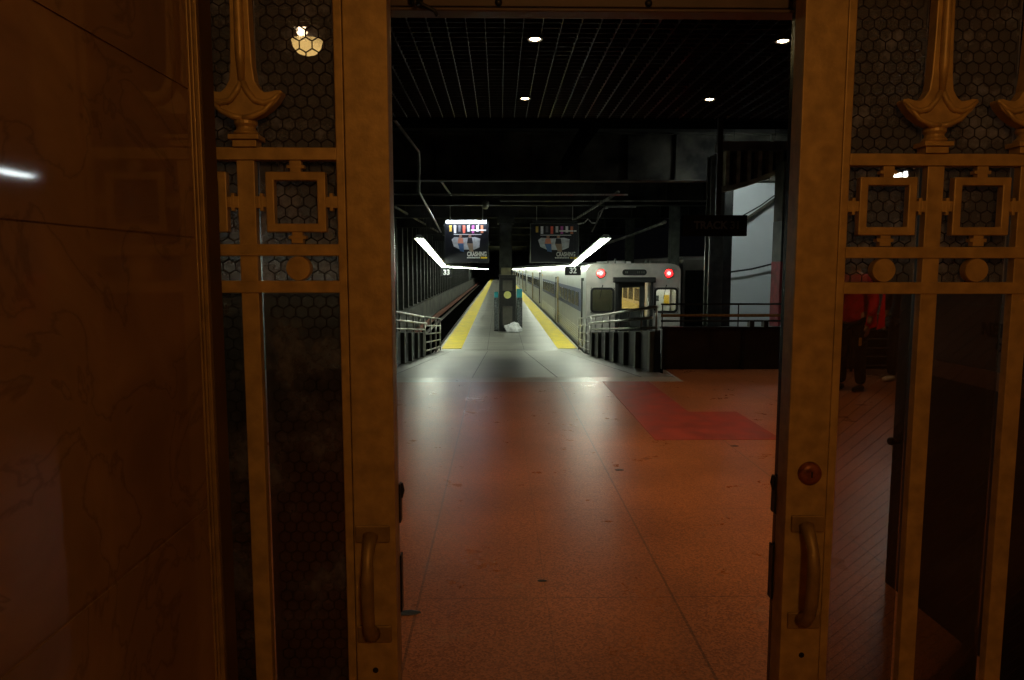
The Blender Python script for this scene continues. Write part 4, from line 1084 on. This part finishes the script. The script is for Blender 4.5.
t = thing('fluorescent_fixture', 'added white fluorescent light hidden behind the arched beam, lighting the pale screen', 'fluorescent light', (6.2, 17.5, 3.98))  # extra fixture added out of view to brighten the pale screen
bm = NB(); box(bm, 5.5, 6.9, 17.42, 17.58, 3.98, 4.05); obj('housing', bm, M['white'], t)
bm = NB(); tube(bm, [(5.52, 17.5, 3.94), (6.88, 17.5, 3.94)], .03, 8); obj('tube', bm, emis('arch_tube', (.9, 1, .97), 130), t, smooth=True)
bm = NB(); tube(bm, [(5.7, 17.5, 4.05), (5.7, 17.5, 5.2)], .01, 6); tube(bm, [(6.7, 17.5, 4.05), (6.7, 17.5, 5.2)], .01, 6); each('hanger', bm, M['dsteel'], t)
# ------------------------------------------------------------------ things seen through the right leaf
t = thing('pipe_barrier', 'dark railing of eight level bars behind the person in red', 'railing', (5.9, 10.6, 0))
for k in range(8):
    z = .09+.135*k
    bm = NB(); tube(bm, [(5.35, 10.6, z), (6.9, 10.6, z)], .009, 8); obj('crossbar', bm, M['steel'], t, smooth=True)
for X in (5.35, 6.1, 6.9):
    bm = NB(); tube(bm, [(X, 10.6, 0), (X, 10.6, 1.1)], .02, 8); obj('post', bm, M['dsteel'], t, smooth=True)

t = thing('partition_door', 'black framed partition with a notice board behind the right door leaf', 'partition', (1.97, 2.75, 0))
bm = NB()
box(bm, 1.94, 2.02, 3.25, 3.40, 0, 2.4); box(bm, 1.94, 2.02, 2.02, 2.10, 0, 2.4); box(bm, 1.94, 2.02, 2.10, 3.25, 2.3, 2.4); box(bm, 1.95, 2.01, 2.10, 3.25, 0, 1.10)
obj('frame', bm, M['black'], t, bevel=.004)
bm = NB(); box(bm, 1.93, 1.95, 2.10, 3.25, 1.10, 1.17); obj('brown_band', bm, M['band'], t)
bm = NB(); box(bm, 1.955, 2.0, 2.10, 3.25, 1.17, 1.43); box(bm, 1.955, 2.0, 2.10, 3.25, 1.43, 2.3); nbd = obj('notice_board', bm, M['board'], t)
bm = NB(); box(bm, 1.945, 1.955, 2.12, 3.22, 1.420, 1.428); obj('board_edge', bm, M['steel'], nbd)
text_obj('lettering', 'NET', .075, M['black'], nbd, (1.953, 2.76, 1.33), rot=(PI/2, 0, -PI/2))
text_obj('lettering', 'O', .05, M['black'], nbd, (1.953, 2.72, 1.265), rot=(PI/2, 0, -PI/2))
bm = NB(); bmesh.ops.create_uvsphere(bm, u_segments=16, v_segments=10, radius=.02, matrix=Matrix.Translation((1.90, 3.34, .74))); tube(bm, [(1.90, 3.34, .74), (1.94, 3.34, .74)], .012); obj('door_knob', bm, M['black'], t, smooth=True)

# ------------------------------------------------------------------ people
def skin_body(name, pts, edges, m_, parent, sub=2):
    me = bpy.data.meshes.new(name)
    org = ORG[parent.name]
    me.from_pydata([Vector(p[:3])-org for p in pts], edges, [])
    me.materials.append(m_)
    o = bpy.data.objects.new(name, me); link(o, parent, org)
    sm = o.modifiers.new('skin', 'SKIN'); sm.use_smooth_shade = True
    me.skin_vertices[0].data[0].use_root = True
    for i, p in enumerate(pts):
        r = p[3]; me.skin_vertices[0].data[i].radius = r if isinstance(r, tuple) else (r, r)
    ss = o.modifiers.new('sub', 'SUBSURF'); ss.levels = sub; ss.render_levels = sub
    # bake to a plain mesh
    bpy.context.view_layer.update()
    dg = bpy.context.evaluated_depsgraph_get()
    m2 = bpy.data.meshes.new_from_object(o.evaluated_get(dg))
    o.modifiers.clear(); old = o.data; o.data = m2; m2.name = name; bpy.data.meshes.remove(old)
    return o

def person(label, X, Y, face, jacket, shoe_m, extra=False):
    """face: heading angle of the body about Z (0 faces -Y, towards the viewer)"""
    ca, sa = math.cos(face), math.sin(face)
    def w(x, y, z): return (X + x*ca - y*sa, Y + x*sa + y*ca, z)
    t = thing('person', label, 'person', (X, Y, 0))
    def P(x, y, z, r): a = w(x, y, z); return (a[0], a[1], a[2], r)
    # one body: pelvis root, spine, neck, head, arms, legs
    pts = [P(0,0,.96,.13), P(0,0,1.12,.12), P(0,0,1.30,.14), P(0,0,1.43,.10), P(0,0,1.51,.052), P(0,-.01,1.58,.065), P(0,-.02,1.66,.082), P(0,-.015,1.73,.058),
           P(.17,0,1.42,.062), P(.24,.01,1.16,.045), P(.25,-.07,.93,.034), P(.25,-.09,.87,.03),
           P(-.17,0,1.42,.062), P(-.24,.01,1.16,.045), P(-.25,-.07,.93,.034), P(-.25,-.09,.87,.03),
           P(.10,0,.88,.095), P(.11,-.02,.50,.062), P(.12,.02,.12,.042),
           P(-.10,0,.88,.095), P(-.11,-.05,.50,.062), P(-.12,-.03,.12,.042)]
    E = [(0,1),(1,2),(2,3),(3,4),(4,5),(5,6),(6,7),(3,8),(8,9),(9,10),(10,11),(3,12),(12,13),(13,14),(14,15),(0,16),(16,17),(17,18),(0,19),(19,20),(20,21)]
    b = skin_body('body', pts, E, M['skin'], t)
    # trousers
    pts = [P(0,0,.99,.155), P(.10,0,.86,.112), P(.11,-.02,.50,.082), P(.12,.02,.08,.07), P(-.10,0,.86,.112), P(-.11,-.05,.50,.082), P(-.12,-.03,.08,.07)]
    skin_body('trousers', pts, [(0,1),(1,2),(2,3),(0,4),(4,5),(5,6)], M['denim'], t)
    pts = [P(0,0,1.10,.17), P(0,0,.88,.19), P(0,0,1.30,.165), P(0,0,1.44,.115), P(0,0,1.50,.075), P(.18,0,1.43,.078), P(.255,.01,1.16,.066), P(.26,-.07,.96,.055), P(-.18,0,1.43,.078), P(-.255,.01,1.16,.066), P(-.26,-.07,.96,.055)]
    skin_body('jacket', pts, [(0,1),(0,2),(2,3),(3,4),(3,5),(5,6),(6,7),(3,8),(8,9),(9,10)], jacket, t)
    # hands with fingers
    for sg in (1, -1):
        base = (.25*sg, -.10, .86)
        pts = [P(*base, .028), P(base[0], base[1]-.01, base[2]-.05, .026)]
        E = [(0,1)]
        for f in range(4):
            i = len(pts); dy = (f-1.5)*.019; L = (.030, .036, .034, .026)[f]
            pts += [P(base[0]-.004*sg, base[1]+dy, base[2]-.085, .0095), P(base[0]-.012*sg, base[1]+dy-.004, base[2]-.085-L, .0085), P(base[0]-.026*sg, base[1]+dy-.006, base[2]-.085-1.7*L, .007)]
            E += [(1,i),(i,i+1),(i+1,i+2)]
        i = len(pts); pts += [P(base[0]-.01*sg, base[1]-.04, base[2]-.035, .011), P(base[0]-.02*sg, base[1]-.052, base[2]-.075, .009)]; E += [(0,i),(i,i+1)]
        skin_body('hand', pts, E, M['skin'], t, 1)
    # hair, face, shoes
    bm = NB(); bmesh.ops.create_uvsphere(bm, u_segments=18, v_segments=12, radius=1)
    for v in bm.verts:
        n = v.co.copy()
        if n.y < -.35 and n.z < .45: n *= .8
        v.co = Vector(w(n.x*.088, -.01+n.y*.10, 1.70+max(n.z, -.7)*.088))
    obj('hair', bm, M['hair'], t, smooth=True)
    bm = NB(); tube(bm, [w(0,-.10,1.675), w(0,-.118,1.645), w(0,-.10,1.635)], [.006,.012,.008], 8)
    tube(bm, [w(-.022,-.098,1.605), w(.022,-.098,1.605)], .006, 6)
    for sg in (1,-1):
        bmesh.ops.create_uvsphere(bm, u_segments=8, v_segments=6, radius=.013, matrix=Matrix.Translation(w(.03*sg, -.092, 1.67)))
        bmesh.ops.create_uvsphere(bm, u_segments=8, v_segments=6, radius=.02, matrix=Matrix.Translation(w(.085*sg, -.01, 1.655)))
    obj('face', bm, M['skin'], t, smooth=True)
    for lx, ly in ((.12, .02), (-.12, -.03)):
        pts = [P(lx, ly+.05, .045, .045), P(lx, ly-.06, .045, .046), P(lx, ly-.17, .034, .034)]
        o = skin_body('shoe', pts, [(0,1),(1,2)], shoe_m, t)
    return t, w
t, w = person('person in a red jacket and black trousers standing beyond the right door leaf', 4.52, 8.95, -1.0, M['jacket'], M['shoe'])
# open bright red vest flaps and a yellow tag at the hip
for s0, s1 in ((-.02, .09), (.13, .19)):
    bm = NB()
    xa, xb = 4.62+s0, 4.62+s1
    hexa(bm, [(xa-.06, 8.70, .80), (xb-.02, 8.70, .84), (xb-.02, 8.72, .84), (xa-.06, 8.72, .80), (xa+.03, 8.72, 1.38), (xb-.03, 8.72, 1.38), (xb-.03, 8.74, 1.38), (xa+.03, 8.74, 1.38)])
    obj('vest_flap', bm, M['vest'], t, bevel=.008, label='bright red hanging flap')
bm = NB(); box(bm, 4.50, 4.53, 8.74, 8.76, .60, .70); obj('yellow_tag', bm, M['gold2'], t, bevel=.004)
person('person in dark clothes and off-white sneakers mostly hidden behind the black partition', 5.52, 9.55, -1.2, M['denim'], M['sneaker'])

# ------------------------------------------------------------------ lights of the place
def area(name, loc, rot, size, e, col, sy=None):
    l = bpy.data.lights.new(name, 'AREA'); l.energy = e; l.color = col; l.size = size
    if sy: l.shape = 'RECTANGLE'; l.size_y = sy
    o = bpy.data.objects.new(name, l); C.objects.link(o); o.location = loc; o.rotation_euler = rot; return o
l = bpy.data.lights.new('vestibule_lamp_light', 'POINT'); l.energy = 26; l.color = (1.0, .50, .14); l.shadow_soft_size = .11
o = bpy.data.objects.new('vestibule_lamp_light', l); C.objects.link(o); o.location = (.35, -.9, 2.40)

wd = bpy.data.worlds.new('dark'); wd.use_nodes = True; wd.node_tree.nodes['Background'].inputs[0].default_value = (0.001, 0.001, 0.0012, 1); wd.node_tree.nodes['Background'].inputs[1].default_value = 1.0
S.world = wd
S.view_settings.view_transform = 'Standard'; S.view_settings.look = 'None'; S.view_settings.gamma = 1; S.view_settings.exposure = 0.0; S.view_settings.use_curve_mapping = False
S.cycles.use_denoising = True; S.cycles.sample_clamp_indirect = 4.0; S.cycles.max_bounces = 8; S.cycles.transparent_max_bounces = 16
